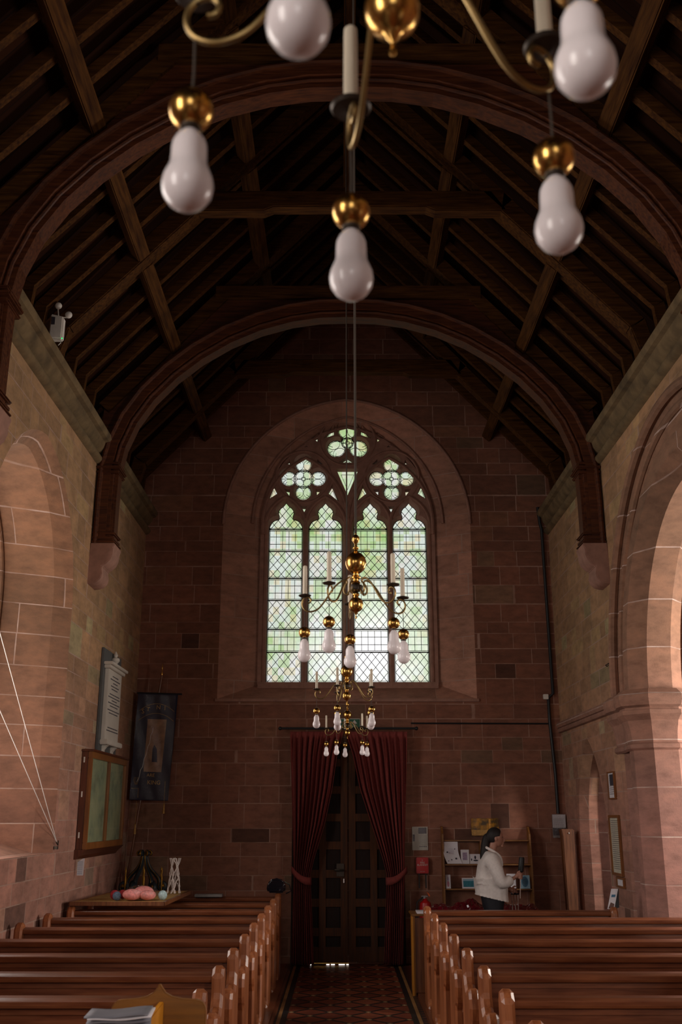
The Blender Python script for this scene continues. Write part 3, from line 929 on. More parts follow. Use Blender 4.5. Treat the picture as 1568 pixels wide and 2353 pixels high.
def arch_truss(y, label):
    t = thing('arched_roof_truss', label, 'roof truss', (XC, y, 4.84), 'arched roof trusses')
    full = [(XC - x, z) for x, z in inner_arch[::-1]] + [(XC + x, z) for x, z in inner_arch[1:]]
    n = len(full)

    def offs(d):
        out = []
        for i, p in enumerate(full):
            a = V(full[max(i - 1, 0)]); b = V(full[min(i + 1, n - 1)]); dd = (b - a).normalized()
            nn = V((-dd.y, dd.x))
            q = V(p) + nn * d
            lim = WALLX - .0
            q.x = max(XC - lim, min(XC + lim, q.x))
            out.append((q.x, q.y))
        return out
    o0, o1, o2, o3 = offs(0), offs(.085), offs(.20), offs(.235)
    m = MB()                                     # inner soffit rib
    for a, b, y0, y1 in ((o0, o1, y + .06, y + .24),):
        for i in range(n - 1):
            m.prism([a[i], a[i + 1], b[i + 1], b[i]], lambda p, q, d: (p, d, q), y0, y1)
    m.build('soffit_rib', 'rib', t)
    m = MB()
    for i in range(n - 1):
        m.prism([o1[i], o1[i + 1], o2[i + 1], o2[i]], lambda p, q, d: (p, d, q), y + .0, y + .30)
    m.build('arch_rib', 'rib', t)
    m = MB()
    m.tube([(x, y - .0, z) for x, z in offs(.20)], .03, 8)
    m.tube([(x, y + .05, z) for x, z in offs(.06)], .02, 8)
    m.build('roll_moulding', 'rib', t, smooth=True)
    # solid spandrel up to the rafters and collar
    m = MB(); top = [(XC + x, z) for x, z in ((-2.98, 4.86), (-2.98, 6.2), (-2.90, 6.62), (-1.66, 8.0), (1.66, 8.0), (2.90, 6.62), (2.98, 6.2), (2.98, 4.86))]
    top = [(XC - 2.98, 4.86), (XC - 2.98, 6.25), (XC - 2.96, 6.66), (XC - 1.6, 8.16), (XC + 1.6, 8.16), (XC + 2.96, 6.66), (XC + 2.98, 6.25), (XC + 2.98, 4.86)]
    poly = top + o2[::-1]
    m.plate(poly, [], lambda p, q, d: (p, y + d, q), .09, .21)
    m.build('spandrel', 'rib', t)
    for sg in (-1, 1):
        m = MB(); m.beam((XC + sg * 2.96, y + .15, 6.58), (XC + sg * 0, y + .15, 9.83), .2, .16, up=(0, 0, 1)); m.build('principal_rafter', 'rafter', t)
        # post base with stacked roll mouldings
        for z, e, h in ((4.86, .035, .035), (4.90, .02, .05), (4.97, .03, .03), (5.72, .03, .03), (5.77, .045, .04), (5.83, .025, .03)):
            x0, x1 = sorted((XC + sg * 2.98, XC + sg * (2.735 - e)))
            MB().box(x0, x1, y - e * .7, y + .30 + e * .7, z, z + h).build('post_moulding', 'rib', t, bevel=.012)
        m = MB(); x0, x1 = sorted((XC + sg * 2.98, XC + sg * 2.76)); m.box(x0, x1, y + .02, y + .28, 4.86, 5.75)
        m.build('wall_post', 'rib', t, bevel=.02)
    m = MB(); m.box(XC - 1.66, XC + 1.66, y + .03, y + .27, 8.05, 8.22); m.build('collar', 'rafter', t)
    return t


def collar_truss(y, label):
    t = thing('collar_beam_truss', label, 'roof truss', (XC, y, 6.2), 'collar beam roof trusses')
    m = MB(); m.prism([(XC - .80, 7.965), (XC - .9, 7.92), (XC - 1.66, 7.92), (XC - 1.5, 8.16), (XC + 1.5, 8.16), (XC + 1.66, 7.92), (XC + .9, 7.92), (XC + .80, 7.965)], lambda p, q, d: (p, d, q), y, y + .16)
    m.build('collar', 'rafter', t, bevel=.012)
    for sg in (-1, 1):
        m = MB(); m.prism(half_poly([(2.83, 6.56), (1.58, 7.92), (1.62, 8.16), (2.99, 6.66)], sg), lambda p, q, d: (p, d, q), y, y + .16)
        m.build('brace', 'rafter', t, bevel=.012)
        m = MB(); m.prism(half_poly([(2.94, 6.18), (2.83, 6.56), (2.99, 6.68), (3.1, 6.2)], sg), lambda p, q, d: (p, d, q), y, y + .16)
        m.build('ashlar_post', 'rafter', t, bevel=.012)
        m = MB(); m.beam((XC + sg * 1.66, y + .08, 8.0), (XC, y + .08, 9.80), .16, .16); m.build('principal_rafter', 'rafter', t)
    return t


rafter_label = {}


def rafter(y, label, bay):
    t = thing('rafter_couple', label, 'rafters', (XC, y, 6.2), bay)
    for sg in (-1, 1):
        m = MB(); m.prism(half_poly([(2.985, 6.64), (0, 9.86), (0, 9.98), (3.08, 6.70)], sg), lambda p, q, d: (p, d, q), y, y + .075)
        m.build('rafter', 'rafter', t)
        m = MB(); m.prism(half_poly([(3.03, 6.2), (2.985, 6.64), (3.09, 6.70), (3.15, 6.2)], sg), lambda p, q, d: (p, d, q), y, y + .075)
        m.build('ashlar_post', 'rafter', t)
    return t


arch_truss(11.1, 'moulded arched timber truss nearest the west wall, its posts on the stone corbels')
arch_truss(7.0, 'large dark arched timber truss spanning the upper half of the view')
collar_truss(13.1, 'straight collar truss just in front of the stone gable above the big window')
collar_truss(9.05, 'straight collar truss midway between the two arched trusses')
collar_truss(4.95, 'straight collar truss high at the top of the view, nearer than both arches')
bays = [(4.95, 7.0, 'dark rafter pair in the nearest roof bay, in front of the large arch'),
        (7.0, 9.05, 'dark rafter pair between the large arch and the collar truss behind it'),
        (9.05, 11.1, 'dark rafter pair between the middle collar truss and the further arch'),
        (11.1, 13.1, 'dark rafter pair between the further arch and the collar truss by the gable'),
        (13.1, 14.2, 'dark rafter pair in the last narrow bay against the gable wall'),
        (2.9, 4.95, 'dark rafter pair right overhead at the top edge of the view')]
for y0, y1, lb in bays:
    n = 4 if y1 - y0 > 1.5 else 2
    off = .30 if y0 in (7.0, 11.1) else .16
    for k in range(n):
        yy = y0 + off + (y1 - y0 - off) * (k + .6) / (n + .3)
        rafter(yy, lb, 'rafter pairs, ' + lb.split('rafter pair ')[1])
m = 0
for sg in (-1, 1):
    side = 'left' if sg < 0 else 'right'
    for y0, y1, where in ((.9, 4.95, 'nearest the top edge'), (5.11, 7.09, 'in the nearest bay'), (7.21, 9.05, 'between the large arch and the middle collar truss'), (9.21, 11.19, 'between the middle collar truss and the further arch'), (11.31, 13.1, 'between the further arch and the gable truss')):
        b = MB(); b.beam((XC + sg * 2.16, y0, 7.40), (XC + sg * 2.16, y1, 7.40), .15, .15, up=(sg * -.73, 0, .68)); o = b.build('roof_purlin', 'roof', bevel=.012)
        tag(o, 'lower purlin on the %s roof slope %s' % (side, where), 'purlin', 'purlins of the roof')
        b = MB(); b.beam((XC + sg * 1.10, y0, 8.58), (XC + sg * 1.10, y1, 8.58), .15, .15, up=(sg * -.73, 0, .68)); o = b.build('roof_purlin', 'roof', bevel=.012)
        tag(o, 'upper purlin on the %s roof slope %s' % (side, where), 'purlin', 'purlins of the roof')
    b = MB(); b.beam((XC + sg * 2.16, 13.26, 7.40), (XC + sg * 2.16, 14.2, 7.40), .15, .15, up=(sg * -.73, 0, .68)); o = b.build('roof_purlin', 'roof', bevel=.012)
    tag(o, 'short end of the lower purlin running into the gable wall on the %s' % side, 'purlin', 'purlins of the roof')
b = MB(); b.beam((XC, -1, 9.78), (XC, 14.2, 9.78), .12, .22); o = b.build('ridge_beam', 'roof'); tag(o, 'dark ridge beam along the top of the roof', 'beam')

# stone corbels under the arch posts
for y in (11.1, 7.0):
    for sg in (-1, 1):
        cp = [(0, 4.86), (.28, 4.86), (.28, 4.82), (.265, 4.80), (.262, 4.72), (.24, 4.66), (.19, 4.61), (.15, 4.59), (.15, 4.55), (.16, 4.50), (.145, 4.44), (.10, 4.40), (.05, 4.385), (-.02, 4.38)]
        wallx = XL if sg < 0 else XR
        m = MB(); m.prism([(wallx - sg * p, z) for p, z in cp], lambda p, q, d: (p, d, q), y - .03, y + .33)
        o = m.build('stone_corbel', 'tracery', smooth=True, bevel=.008)
        tag(o, 'carved sandstone corbel on the %s wall under the post of the %s arched truss' % ('left' if sg < 0 else 'right', 'further' if y > 9 else 'nearer'), 'corbel', 'stone corbels')

# ------------------------------------------------------------------ pews
endp = [(.035, 0), (.035, .905), (.005, .962), (-.045, .962), (-.088, .912), (-.088, .80), (-.12, .745), (-.17, .712), (-.23, .708), (-.265, .735), (-.31, .75), (-.35, .735), (-.38, .69), (-.39, .63),
        (-.378, .56), (-.35, .505), (-.32, .485), (-.31, .46), (-.31, .12), (-.335, .09), (-.36, .07), (-.36, 0)]


def make_pew(x0, x1, y, label, far_end=True):
    t = thing('pew', label, 'pew', ((x0 + x1) / 2, y, 0), 'pews in the nave')
    for x in (x0, x1) if far_end else (x0,):
        xa, xb = (x - .0, x + .074) if x == min(x0, x1) else (x - .074, x)
        m = MB(); m.prism(endp, lambda p, q, d: (d, y + p, q), xa, xb)
        m.build('bench_end', 'pewend', t, bevel=.021, seg=1, smooth=False)
    a, b = min(x0, x1) + .06, max(x0, x1) - .06
    m = MB(); m.prism([(-.050, .868), (-.056, .872), (-.060, .884), (-.062, .903), (-.059, .909), (-.028, .918), (.03, .921), (.04, .905), (.03, .868)], lambda p, q, d: (d, y + p, q), a, b)
    m.build('top_rail', 'rail', t)
    m = MB(); m.box(a, b, y - .018, y + .012, .44, .868); m.box(a, b, y - .028, y - .015, .835, .862); m.box(a, b, y - .012, y + .01, .05, .44)
    m.build('backrest', 'pew', t)
    m = MB(); m.box(a, b, y - .36, y - .015, .42, .45); m.build('seat', 'pew', t, bevel=.006)
    m = MB(); m.box(a, b, y + .012, y + .14, .72, .74); m.build('book_ledge', 'pew', t)
    return t


PY = [5.02 + .868 * k for k in range(10)]
left_names = ['just showing at the bottom edge', 'front row behind the orange desk', 'second row behind the orange desk', 'third row behind the orange desk', 'fourth row, its wall end showing', 'fifth row, its wall end against the stone', 'sixth row, one row before the yellow board', 'seventh row, under the near edge of the board', 'eighth row, under the far part of the board', 'last row, under the black handbag']
right_names = ['just showing at the bottom edge', 'front row', 'second row', 'third row', 'fourth row', 'fifth row', 'second from the back', 'rearmost row, ending beside the stone pier']
lp = []
for k, y in enumerate(PY):
    lb = 'varnished oak pew left of the aisle, ' + left_names[k]
    if k == 0:
        first = make_pew(-.69, -2.80, y, lb); o = first
    else:
        o = dup(first, loc=((-.69 - 2.86) / 2, y, 0)); o['label'] = lb
    lp.append(o)
for k, y in enumerate(PY[:8]):
    lb = 'varnished oak pew right of the aisle, ' + right_names[k]
    if k == 0:
        fr_ = make_pew(.85, 2.98, y, lb); o = fr_
    elif k == 1:
        o = dup(fr_, loc=((.85 + 2.98) / 2, y, 0)); o['label'] = lb
    elif k == 2:
        f2 = make_pew(.85, 4.3, y, lb)
    elif k == 7:
        make_pew(.85, 2.84, y - .08, lb)
    else:
        o = dup(f2, loc=((.85 + 4.3) / 2, y, 0)); o['label'] = lb
# raised pew platforms either side of the aisle
MB().box(XL, -.66, 4.5, 13.4, 0, .05).box(XL, -.63, 4.5, 13.4, 0, .03).build('trim_10', 'pew', kind='structure')
MB().box(.82, 4.4, 4.5, 11.6, 0, .05).build('trim_11', 'pew', kind='structure')

# ------------------------------------------------------------------ chandeliers
balus = [(.0005, 0), (.004, .003), (.0045, .009), (.002, .014), (.003, .02), (.007, .024), (.009, .030), (.014, .034), (.024, .040), (.031, .052), (.033, .066), (.031, .080), (.022, .092),
         (.012, .097), (.011, .104), (.016, .108), (.016, .113), (.011, .118), (.0095, .13), (.0095, .15), (.012, .154), (.018, .158), (.021, .164), (.018, .170), (.012, .174), (.013, .180), (.020, .184), (.022, .190), (.018, .196),
         (.012, .20), (.013, .206), (.026, .214), (.040, .228), (.0475, .248), (.048, .262), (.042, .282), (.028, .298), (.014, .306), (.009, .312), (.008, .318), (.013, .322), (.014, .327), (.008, .332), (.006, .345), (.011, .352), (.0175, .363), (.0178, .373), (.012, .384), (.005, .39), (.004, .40)]
arm_rz = [(.016, .140), (.022, .122), (.036, .112), (.050, .118), (.055, .134), (.050, .152), (.040, .166), (.044, .176), (.058, .178), (.078, .168), (.100, .148), (.122, .118), (.145, .085), (.168, .058), (.190, .045), (.214, .042), (.236, .052), (.247, .072), (.246, .092), (.234, .106), (.218, .108), (.208, .097), (.212, .084), (.222, .082)]


def smooth_path(pts, k=4):
    out = []
    n = len(pts)
    for i in range(n - 1):
        p0, p1, p2, p3 = pts[max(i - 1, 0)], pts[i], pts[i + 1], pts[min(i + 2, n - 1)]
        for j in range(k):
            t = j / k
            out.append(tuple(.5 * ((2 * b) + (-a + c) * t + (2 * a - 5 * b + 4 * c - d) * t * t + (-a + 3 * b - 3 * c + d) * t ** 3) for a, b, c, d in zip(p0, p1, p2, p3)))
    out.append(pts[-1]); return out


def make_chandelier():
    """origin: tip of the finial"""
    t = thing('chandelier', '', 'chandelier', (0, 0, 0), 'brass chandeliers along the nave')
    MB().lathe(balus, n=32).build('baluster', 'brass', t, smooth=True)
    MB().lathe([(.010, .128), (.030, .128), (.032, .132), (.032, .148), (.030, .152), (.010, .152)], n=24).build('hub', 'iron', t, smooth=True)
    for k in range(5):
        a = R(72 * k); ca, sa = math.cos(a), math.sin(a)
        P3 = lambda r, z, ca=ca, sa=sa: (r * ca, r * sa, z)
        arm = MB().tube([P3(r + .012 if r < .03 else r, z) for r, z in smooth_path(arm_rz)], .0042, 8, flat=1.0).build('arm', 'armbrass', t, smooth=True)
        c = P3(.236, 0)
        MB().lathe([(.003, .100), (.004, .106), (.012, .110), (.026, .113), (.029, .117), (.0285, .119), (.012, .116), (.012, .124), (.0105, .124)], (c[0], c[1], 0), 24).build('drip_pan', 'iron', arm, smooth=True)
        MB().lathe([(.0100, .118), (.0102, .15), (.0098, .24), (.0094, .252), (.006, .256), (.001, .257)], (c[0], c[1], 0), 16).build('candle', 'candle', t, smooth=True)
        g = P3(.236, 0)
        B0 = -.185
        bl = MB().lathe([(.0008, B0), (.012, B0 + .0025), (.021, B0 + .009), (.0275, B0 + .019), (.0295, B0 + .030), (.0283, B0 + .040), (.0245, B0 + .050), (.0215, B0 + .057), (.0206, B0 + .066), (.0205, B0 + .078), (.0198, B0 + .086), (.0165, B0 + .094), (.0115, B0 + .0995), (.0095, B0 + .103)], (g[0], g[1], 0), 28).build('bulb', 'bulb', t, smooth=True)
        MB().lathe([(.0095, B0 + .102), (.0125, B0 + .105), (.0125, B0 + .112), (.009, B0 + .116)], (g[0], g[1], 0), 16).build('lamp_holder', 'iron', bl, smooth=True)
        MB().ball((g[0], g[1], B0 + .133), .0262, n=28, m=18).build('brass_ball', 'brass', bl, smooth=True)
        MB().tube([(g[0], g[1], B0 + .155), (g[0] + .001, g[1], -.0), (g[0], g[1], .046)], .0016, 6).build('flex', 'rope', bl)
    return t


def cord(t, length, r=.0045):
    return MB().tube([(t.location.x, t.location.y, t.location.z + .395), (t.location.x, t.location.y, t.location.z + .5), (t.location.x, t.location.y, t.location.z + length)], r, 8).build('suspension_cord', 'rope', t)


ch = make_chandelier()
spec = [(.060, .945, 2.688, 29.3, 'out of focus brass chandelier at the top of the view, cut off by the frame'),
        (.067, 4.375, 2.688, 24, 'brass chandelier hanging across the middle of the west window'),
        (.045, 7.88, 2.685, 36, 'brass chandelier hanging just below the west window sill'),
        (.070, 11.1, 2.655, 24, 'furthest and smallest brass chandelier, in front of the red curtains')]
chs = []
for i, (x, y, z, a, lb) in enumerate(spec):
    o = ch if i == 0 else dup(ch)
    chs.append(o)
for o, (x, y, z, a, lb) in zip(chs, spec):
    o.location = (x, y, z); o['label'] = lb
for o, (x, y, z, a, lb) in zip(chs, spec):
    cord(o, 9.75 - z, .006 if o is chs[1] else .004)
for o, (x, y, z, a, lb) in zip(chs, spec):
    o.rotation_euler = (0, 0, R(a))
# ------------------------------------------------------------------ west door and its curtains
dr = bpy.data.objects.new('door_1', None); COL.objects.link(dr); dr.location = (.09, 14.1, 0); dr['kind'] = 'structure'
MB().box(-.66, -.58, 14.08, 14.2, 0, 2.78).box(.77, .85, 14.08, 14.2, 0, 2.78).box(-.66, .85, 14.08, 14.2, 2.72, 2.80).build('door_frame', 'doorp', dr, bevel=.01)
for x0, x1 in ((-.58, .085), (.105, .77)):
    lf = MB(); lf.box(x0, x1, 14.15, 14.18, .03, 2.72).build('leaf', 'doorp', dr)
    m = MB()
    for a in (x0, (x0 + x1) / 2 - .045, x1 - .09): m.box(a, a + .09, 14.12, 14.151, .03, 2.72)
    for z in (.03, .34, .70, 1.06, 1.42, 1.78, 2.14, 2.50):
        m.box(x0, x1, 14.125, 14.151, z, z + (.10 if z > .03 else .18))
    m.build('stiles_and_rails', 'door', dr)
MB().tube([(-.08, 14.08, 1.16), (-.02, 14.06, 1.16), (.04, 14.08, 1.16)], .014, 8).box(-.06, .04, 14.10, 14.125, 1.08, 1.24).build('lock', 'iron', dr)
MB().box(.03, .045, 14.095, 14.12, 1.00, 1.05).build('key_plate', 'chrome', dr)
MB().box(-.40, .10, 14.06, 14.12, .015, .03).build('threshold_bar', 'brass', dr)
m = MB()
for a, b in ((-.40, -.385), (-.19, -.15), (-.13, -.08), (-.03, .05), (.07, .10)): m.box(a, b, 14.055, 14.06, .004, .012)
for i_, (a, b) in enumerate(((-.40, -.385), (-.19, -.15), (-.13, -.08), (-.03, .05), (.07, .10))):
    MB().box(a, b, 14.055, 14.06, .004, .014).build('daylight_gap', 'gleam', dr)


def curtain(label, outer, inner, zs, side):
    """outer/inner: functions z -> x"""
    t = thing('curtain', label, 'curtain', ((outer(1.5) + inner(1.5)) / 2, 13.96, .02), 'door curtains')
    rows = []; N = 110
    for i in range(61):
        z = .02 + (2.96 - .02) * i / 60
        a, b = outer(z), inner(z); w = abs(b - a)
        row = []
        for j in range(N + 1):
            u = j / N
            fold = math.sin(u * 2 * math.pi * 9.5 + .7 * math.sin(z * 1.3)) + .45 * math.sin(u * 2 * math.pi * 17.3 + z * .7 + side)
            amp = .018 + .022 * min(1, .5 / max(w, .15)) * (1 if z < 2.9 else .3)
            if z > 2.88: amp = .008
            row.append((a + (b - a) * u + .004 * math.sin(u * 60), 13.96 + amp * fold, z))
        rows.append(row)
    o = MB().grid(rows).build('drape', 'curtain', t, smooth=True)
    md = o.modifiers.new('thick', 'SOLIDIFY'); md.thickness = .004
    # tieback band
    zi, zo = (1.02, 1.20)
    xi, xo = inner(1.13), outer(1.13); s_ = 1 if xi > xo else -1
    rows = []
    for k in range(13):
        u = k / 12
        x = xi + s_ * .015 + (xo - s_ * .05 - xi) * u
        zc = 1.03 + .14 * u ** 1.3 - .03 * math.sin(math.pi * u)
        y = 13.96 - .075 + .06 * abs(2 * u - 1) ** 3
        rows.append([(x, y, zc - .05 + .015 * u), (x, y - .012, zc), (x, y, zc + .05)])
    b = MB().grid(rows).build('tieback', 'curtain', t, smooth=True)
    md = b.modifiers.new('thick', 'SOLIDIFY'); md.thickness = .008
    return t


def lerp(tab):
    def f(z):
        for (z0, a), (z1, b) in zip(tab, tab[1:]):
            if z <= z1: 
                q = max(0, (z - z0) / (z1 - z0)); return a + (b - a) * q
        return tab[-1][1]
    return f


curtain('dark red curtain tied back on the left side of the door', lerp([(0, -.64), (1.1, -.62), (3, -.70)]), lerp([(0, -.35), (.6, -.38), (1.10, -.41), (1.3, -.36), (1.75, -.22), (2.2, -.12), (2.65, -.055), (3, .045)]), 0, 0)
curtain('dark red curtain tied back on the right side of the door', lerp([(0, .80), (1.1, .84), (3, .91)]), lerp([(0, .56), (.6, .585), (1.10, .61), (1.3, .56), (1.75, .41), (2.2, .26), (2.65, .165), (3, .05)]), 0, 1)
t = thing('curtain_rail', 'dark curtain rail across the top of the red curtains', 'curtain rail', (.1, 13.98, 2.98))
MB().tube([(-.82, 14.0, 3.005), (1.02, 14.0, 3.005)], .016, 10).build('rod', 'black', t)
for x in (-.80, .09, 1.0):
    MB().tube([(x, 14.0, 3.005), (x, 14.2, 3.02)], .008, 6).build('bracket', 'iron', t)
for x in (-.84, 1.04): MB().ball((x, 14.0, 3.005), .026).build('finial', 'black', t, smooth=True)

# ------------------------------------------------------------------ flat printed things
FY = lambda x, y, z: (lambda a, b, c: (x + a, y - c, z + b))            # faces the camera


def lines(parent, x0, x1, y, z0, z1, n, mat='ink', seed=1, h=.003, name='printed_lines'):
    rd = random.Random(seed); m = MB()
    for i in range(n):
        z = z1 - (z1 - z0) * (i + .5) / n; x = x0
        while x < x1 - .006:
            w = rd.uniform(.008, .028) * (x1 - x0) / .15
            m.box(x, min(x + w, x1), y - .0012, y, z - h / 2, z + h / 2); x += w + .006
    return m.build(name, mat, parent)


# poster left of the shelves
t = thing('poster', 'cream printed poster on the wall between the curtain and the shelves', 'poster', (1.07, 14.18, 1.41))
MB().box(.965, 1.175, 14.185, 14.19, 1.408, 1.71).build('sheet', 'creampaper', t)
MB().box(1.05, 1.16, 14.183, 14.185, 1.62, 1.70).build('photograph', 'ink', t)
MB().box(.972, 1.0, 14.183, 14.185, 1.52, 1.61).build('photograph', 'ink', t)
lines(t, 1.065, 1.165, 14.185, 1.47, 1.61, 14, 'grey', 3); lines(t, 1.06, 1.16, 14.185, 1.445, 1.465, 1, 'ink', 5, .012)
MB().box(.962, 1.178, 14.18, 14.1805, 1.405, 1.713).build('cover_film', 'film', t)

t = thing('fire_blanket_box', 'red fire blanket box with two black pull tapes, under the poster', 'fire blanket', (1.09, 14.15, .93))
MB().box(1.008, 1.175, 14.13, 14.19, 1.115, 1.318).build('case', 'red', t, bevel=.008)
fn = FY(1.092, 14.129, 1.25)
m = MB(); lettering('FIRE', .034, fn, None, None, None, m); lettering('BLANKET', .034, FY(1.092, 14.129, 1.222), None, None, None, m)
lettering('PULL TAPES', .012, FY(1.092, 14.129, 1.14), None, None, None, m)
m.tube([(1.09, 14.128, 1.272), (1.083, 14.128, 1.282), (1.09, 14.128, 1.296), (1.097, 14.128, 1.282), (1.09, 14.128, 1.272)], .0015, 5)
m.build('lettering', 'signwhite', t)
for x in (1.045, 1.135): MB().box(x - .008, x + .008, 14.15, 14.16, .93, 1.12).build('pull_tape', 'black', t)

t = thing('fire_extinguisher', 'red fire extinguisher with orange tag, behind the rearmost right pew', 'fire extinguisher', (1.10, 13.9, .0))
MB().lathe([(.05, .33), (.075, .34), (.08, .37), (.08, .72), (.07, .77), (.03, .80), (.02, .82)], (1.10, 13.9, 0), 24).build('cylinder', 'red', t, smooth=True)
MB().box(1.05, 1.13, 13.88, 13.92, .84, .855).box(1.06, 1.10, 13.885, 13.915, .82, .845).build('valve_handle', 'chrome', t, bevel=.004)
MB().prism([(1.12, .90), (1.15, .88), (1.165, .85), (1.15, .845)], lambda p, q, d: (p, d, q), 13.885, 13.89).build('tag', 'orangepl', t)
MB().tube([(1.07, 13.87, .84), (.99, 13.85, .78), (.98, 13.86, .6), (1.0, 13.87, .45)], .01, 8).build('hose', 'black', t, smooth=True)
MB().box(1.0, 1.2, 13.8, 14.0, 0, .33).build('stand', 'black', t)

# shelf unit
t = thing('bookshelf', 'open wooden shelf unit against the wall behind the woman', 'shelves', (1.95, 14.08, 0))
for x in (1.352, 2.52): MB().prism([(14.20, 0), (13.98, 0), (13.98, 1.2), (14.04, 1.62), (14.12, 1.71), (14.20, 1.72)], lambda p, q, d: (d, p, q), x, x + .022).build('side_panel', 'shelf', t)
for z in (.30, .915, 1.222, 1.525): MB().box(1.374, 2.52, 14.0 if z < 1.5 else 14.05, 14.19, z, z + .018).build('shelf', 'shelf', t, bevel=.002)
MB().box(1.86, 1.90, 14.03, 14.19, 1.24, 1.525).build('divider', 'shelf', t)


def card(name, label, cat, x0, x1, z0, z1, mat, y=14.0, lean=.04, extras=()):
    t_ = thing(name, label, cat, ((x0 + x1) / 2, y, z0))
    f = lambda p, q, d: (p, y + lean * (q - z0) / (z1 - z0) - d, q)
    MB().prism([(x0, z0), (x1, z0), (x1, z1), (x0, z1)], f, 0, -.006).build('board', mat, t_)
    for nm, a, b, c, d_, mt in extras:
        if nm == 'lines':
            m_ = MB(); k = 8
            for i in range(k):
                zq = c + (d_ - c) * (i + .3) / k
                m_.prism([(a, zq), (b - (i % 3) * .01, zq), (b - (i % 3) * .01, zq + .003), (a, zq + .003)], f, .0005, .0015)
            m_.build('printed_lines', mt, t_)
        elif nm == 'oval':
            MB().prism([((a + b) / 2 + (b - a) / 2 * math.cos(i * .45), (c + d_) / 2 + (d_ - c) / 2 * math.sin(i * .45)) for i in range(14)], f, .0005, .0018).build('print', mt, t_)
        else:
            MB().prism([(a, c), (b, c), (b, d_), (a, d_)], f, .0005, .0015).build(nm, mt, t_)
    return t_


# curled notice sheet
t = thing('paper_notice', 'large white notice sheet curling on the left of the middle shelf', 'paper', (1.46, 14.0, 1.245))
rows = []
for i in range(13):
    u = i / 12; z = 1.245 + .275 * u; off = .05 * (u - .55) ** 2 * 2 - .01
    sh = -.012 + .07 * max(0, .62 - u) * 1.2 * (1 - u)
    rows.append([(1.372 + sh + .20 * j / 8, 14.03 - .05 * (1 - u) + .03 * math.sin(j / 8 * 3) * u, z) for j in range(9)])
MB().grid(rows).build('sheet', 'paper', t, smooth=True)
m = MB(); lettering('JUMBLE', .001, FY(0, 0, 0), None, None, None, m) if False else None
for x, z, r in ((1.415, 1.39, .011), (1.515, 1.43, .007), (1.53, 1.31, .012), (1.47, 1.295, .008), (1.43, 1.28, .006)):
    MB().lathe([(r * .1, -.001), (r, -.001), (r, .0)], (x, 13.985, z), 10, ax='y').build('printed_motif', 'ink', t)
m = MB()
for k in range(6): m.box(1.43, 1.50, 13.984, 13.985, 1.37 + k * .012, 1.372 + k * .012)
m.build('printed_lines', 'mauve', t)
card('greeting_card', 'white card with a mauve picture, middle of the left shelf bay', 'card', 1.595, 1.705, 1.243, 1.42, 'paper', 13.99, .03, [('picture', 1.62, 1.68, 1.29, 1.385, 'mauve')])
card('greeting_card', 'wide white card with black bird drawing on the middle shelf', 'card', 1.71, 1.852, 1.243, 1.365, 'paper', 14.0, .03, [('oval', 1.775, 1.80, 1.30, 1.345, 'ink'), ('oval', 1.76, 1.825, 1.275, 1.295, 'ink'), ('oval', 1.73, 1.745, 1.28, 1.31, 'ink')])
card('bookmark_card', 'narrow white card with pink figure at the left of the lower shelf', 'card', 1.385, 1.45, .935, 1.105, 'paper', 14.0, .03, [('oval', 1.402, 1.432, .955, 1.03, 'pinkink'), ('oval', 1.41, 1.426, 1.02, 1.085, 'mauve')])
card('framed_print', 'white framed teal landscape print on the lower shelf', 'picture', 1.60, 1.77, .935, 1.065, 'paper', 14.0, .03, [('picture', 1.617, 1.755, .955, 1.03, 'teal'), ('sky', 1.617, 1.755, 1.028, 1.052, 'sky')])
card('picture_card', 'pale blue patterned card at the right of the lower shelf', 'card', 2.365, 2.495, .935, 1.10, 'sky', 13.99, .02, [('oval', 2.385, 2.475, .955, 1.085, 'inkblue'), ('oval', 2.395, 2.465, .97, 1.07, 'sky')])
card('paper_notice', 'white card half hidden behind the woman\'s raised hand', 'card', 2.20, 2.32, .935, 1.115, 'paper', 14.05, .02)

t = thing('amber_notice', 'amber coloured perspex notice on the wall above the shelves', 'sign', (1.95, 14.15, 1.595))
MB().box(1.765, 2.14, 14.15, 14.165, 1.595, 1.82).build('panel', 'amber', t, bevel=.01)
m = MB()
for k in range(12): m.box(2.005, 2.03, 14.146, 14.15, 1.625 + k * .0155, 1.634 + k * .0155)
m.build('embossed_column', 'brass', t)
MB().box(1.77, 2.0, 14.147, 14.15, 1.60, 1.67).build('lower_band', 'gold', t)

t = thing('acrylic_notice', 'clear acrylic notice holder with white sheet beside the far right corner', 'notice', (2.96, 14.14, 1.57))
MB().box(2.865, 3.05, 14.14, 14.148, 1.57, 1.872).build('holder', 'grey', t, bevel=.003)
MB().box(2.87, 3.045, 14.134, 14.138, 1.70, 1.868).build('sheet', 'paper', t)
lines(t, 2.885, 3.02, 14.134, 1.71, 1.82, 9, 'grey', 8)
MB().box(2.875, 3.045, 14.132, 14.136, 1.60, 1.695).build('dark_leaflet', 'ink', t)
MB().box(2.862, 3.053, 14.128, 14.13, 1.565, 1.875).build('cover', 'film', t)

t = thing('wooden_stand', 'tall narrow brown wooden stand in the far right corner', 'stand', (2.92, 13.5, 0))
MB().prism([(2.85, .70), (2.835, 1.60), (2.82, 1.69), (2.99, 1.69), (2.985, .70)], lambda p, q, d: (p, d, q), 13.4, 13.55).build('post', 'cab', t, bevel=.012)
MB().lathe([(.004, 0), (.012, .01), (.004, .02)], (2.92, 13.39, 1.63), 12).build('knob', 'white', t, smooth=True)
MB().prism([(2.76, .0), (2.76, .60), (2.80, .68), (2.86, .71), (3.03, .71), (3.05, .6), (3.05, 0)], lambda p, q, d: (p, d, q), 13.36, 13.6).build('base', 'cab', t, bevel=.015)

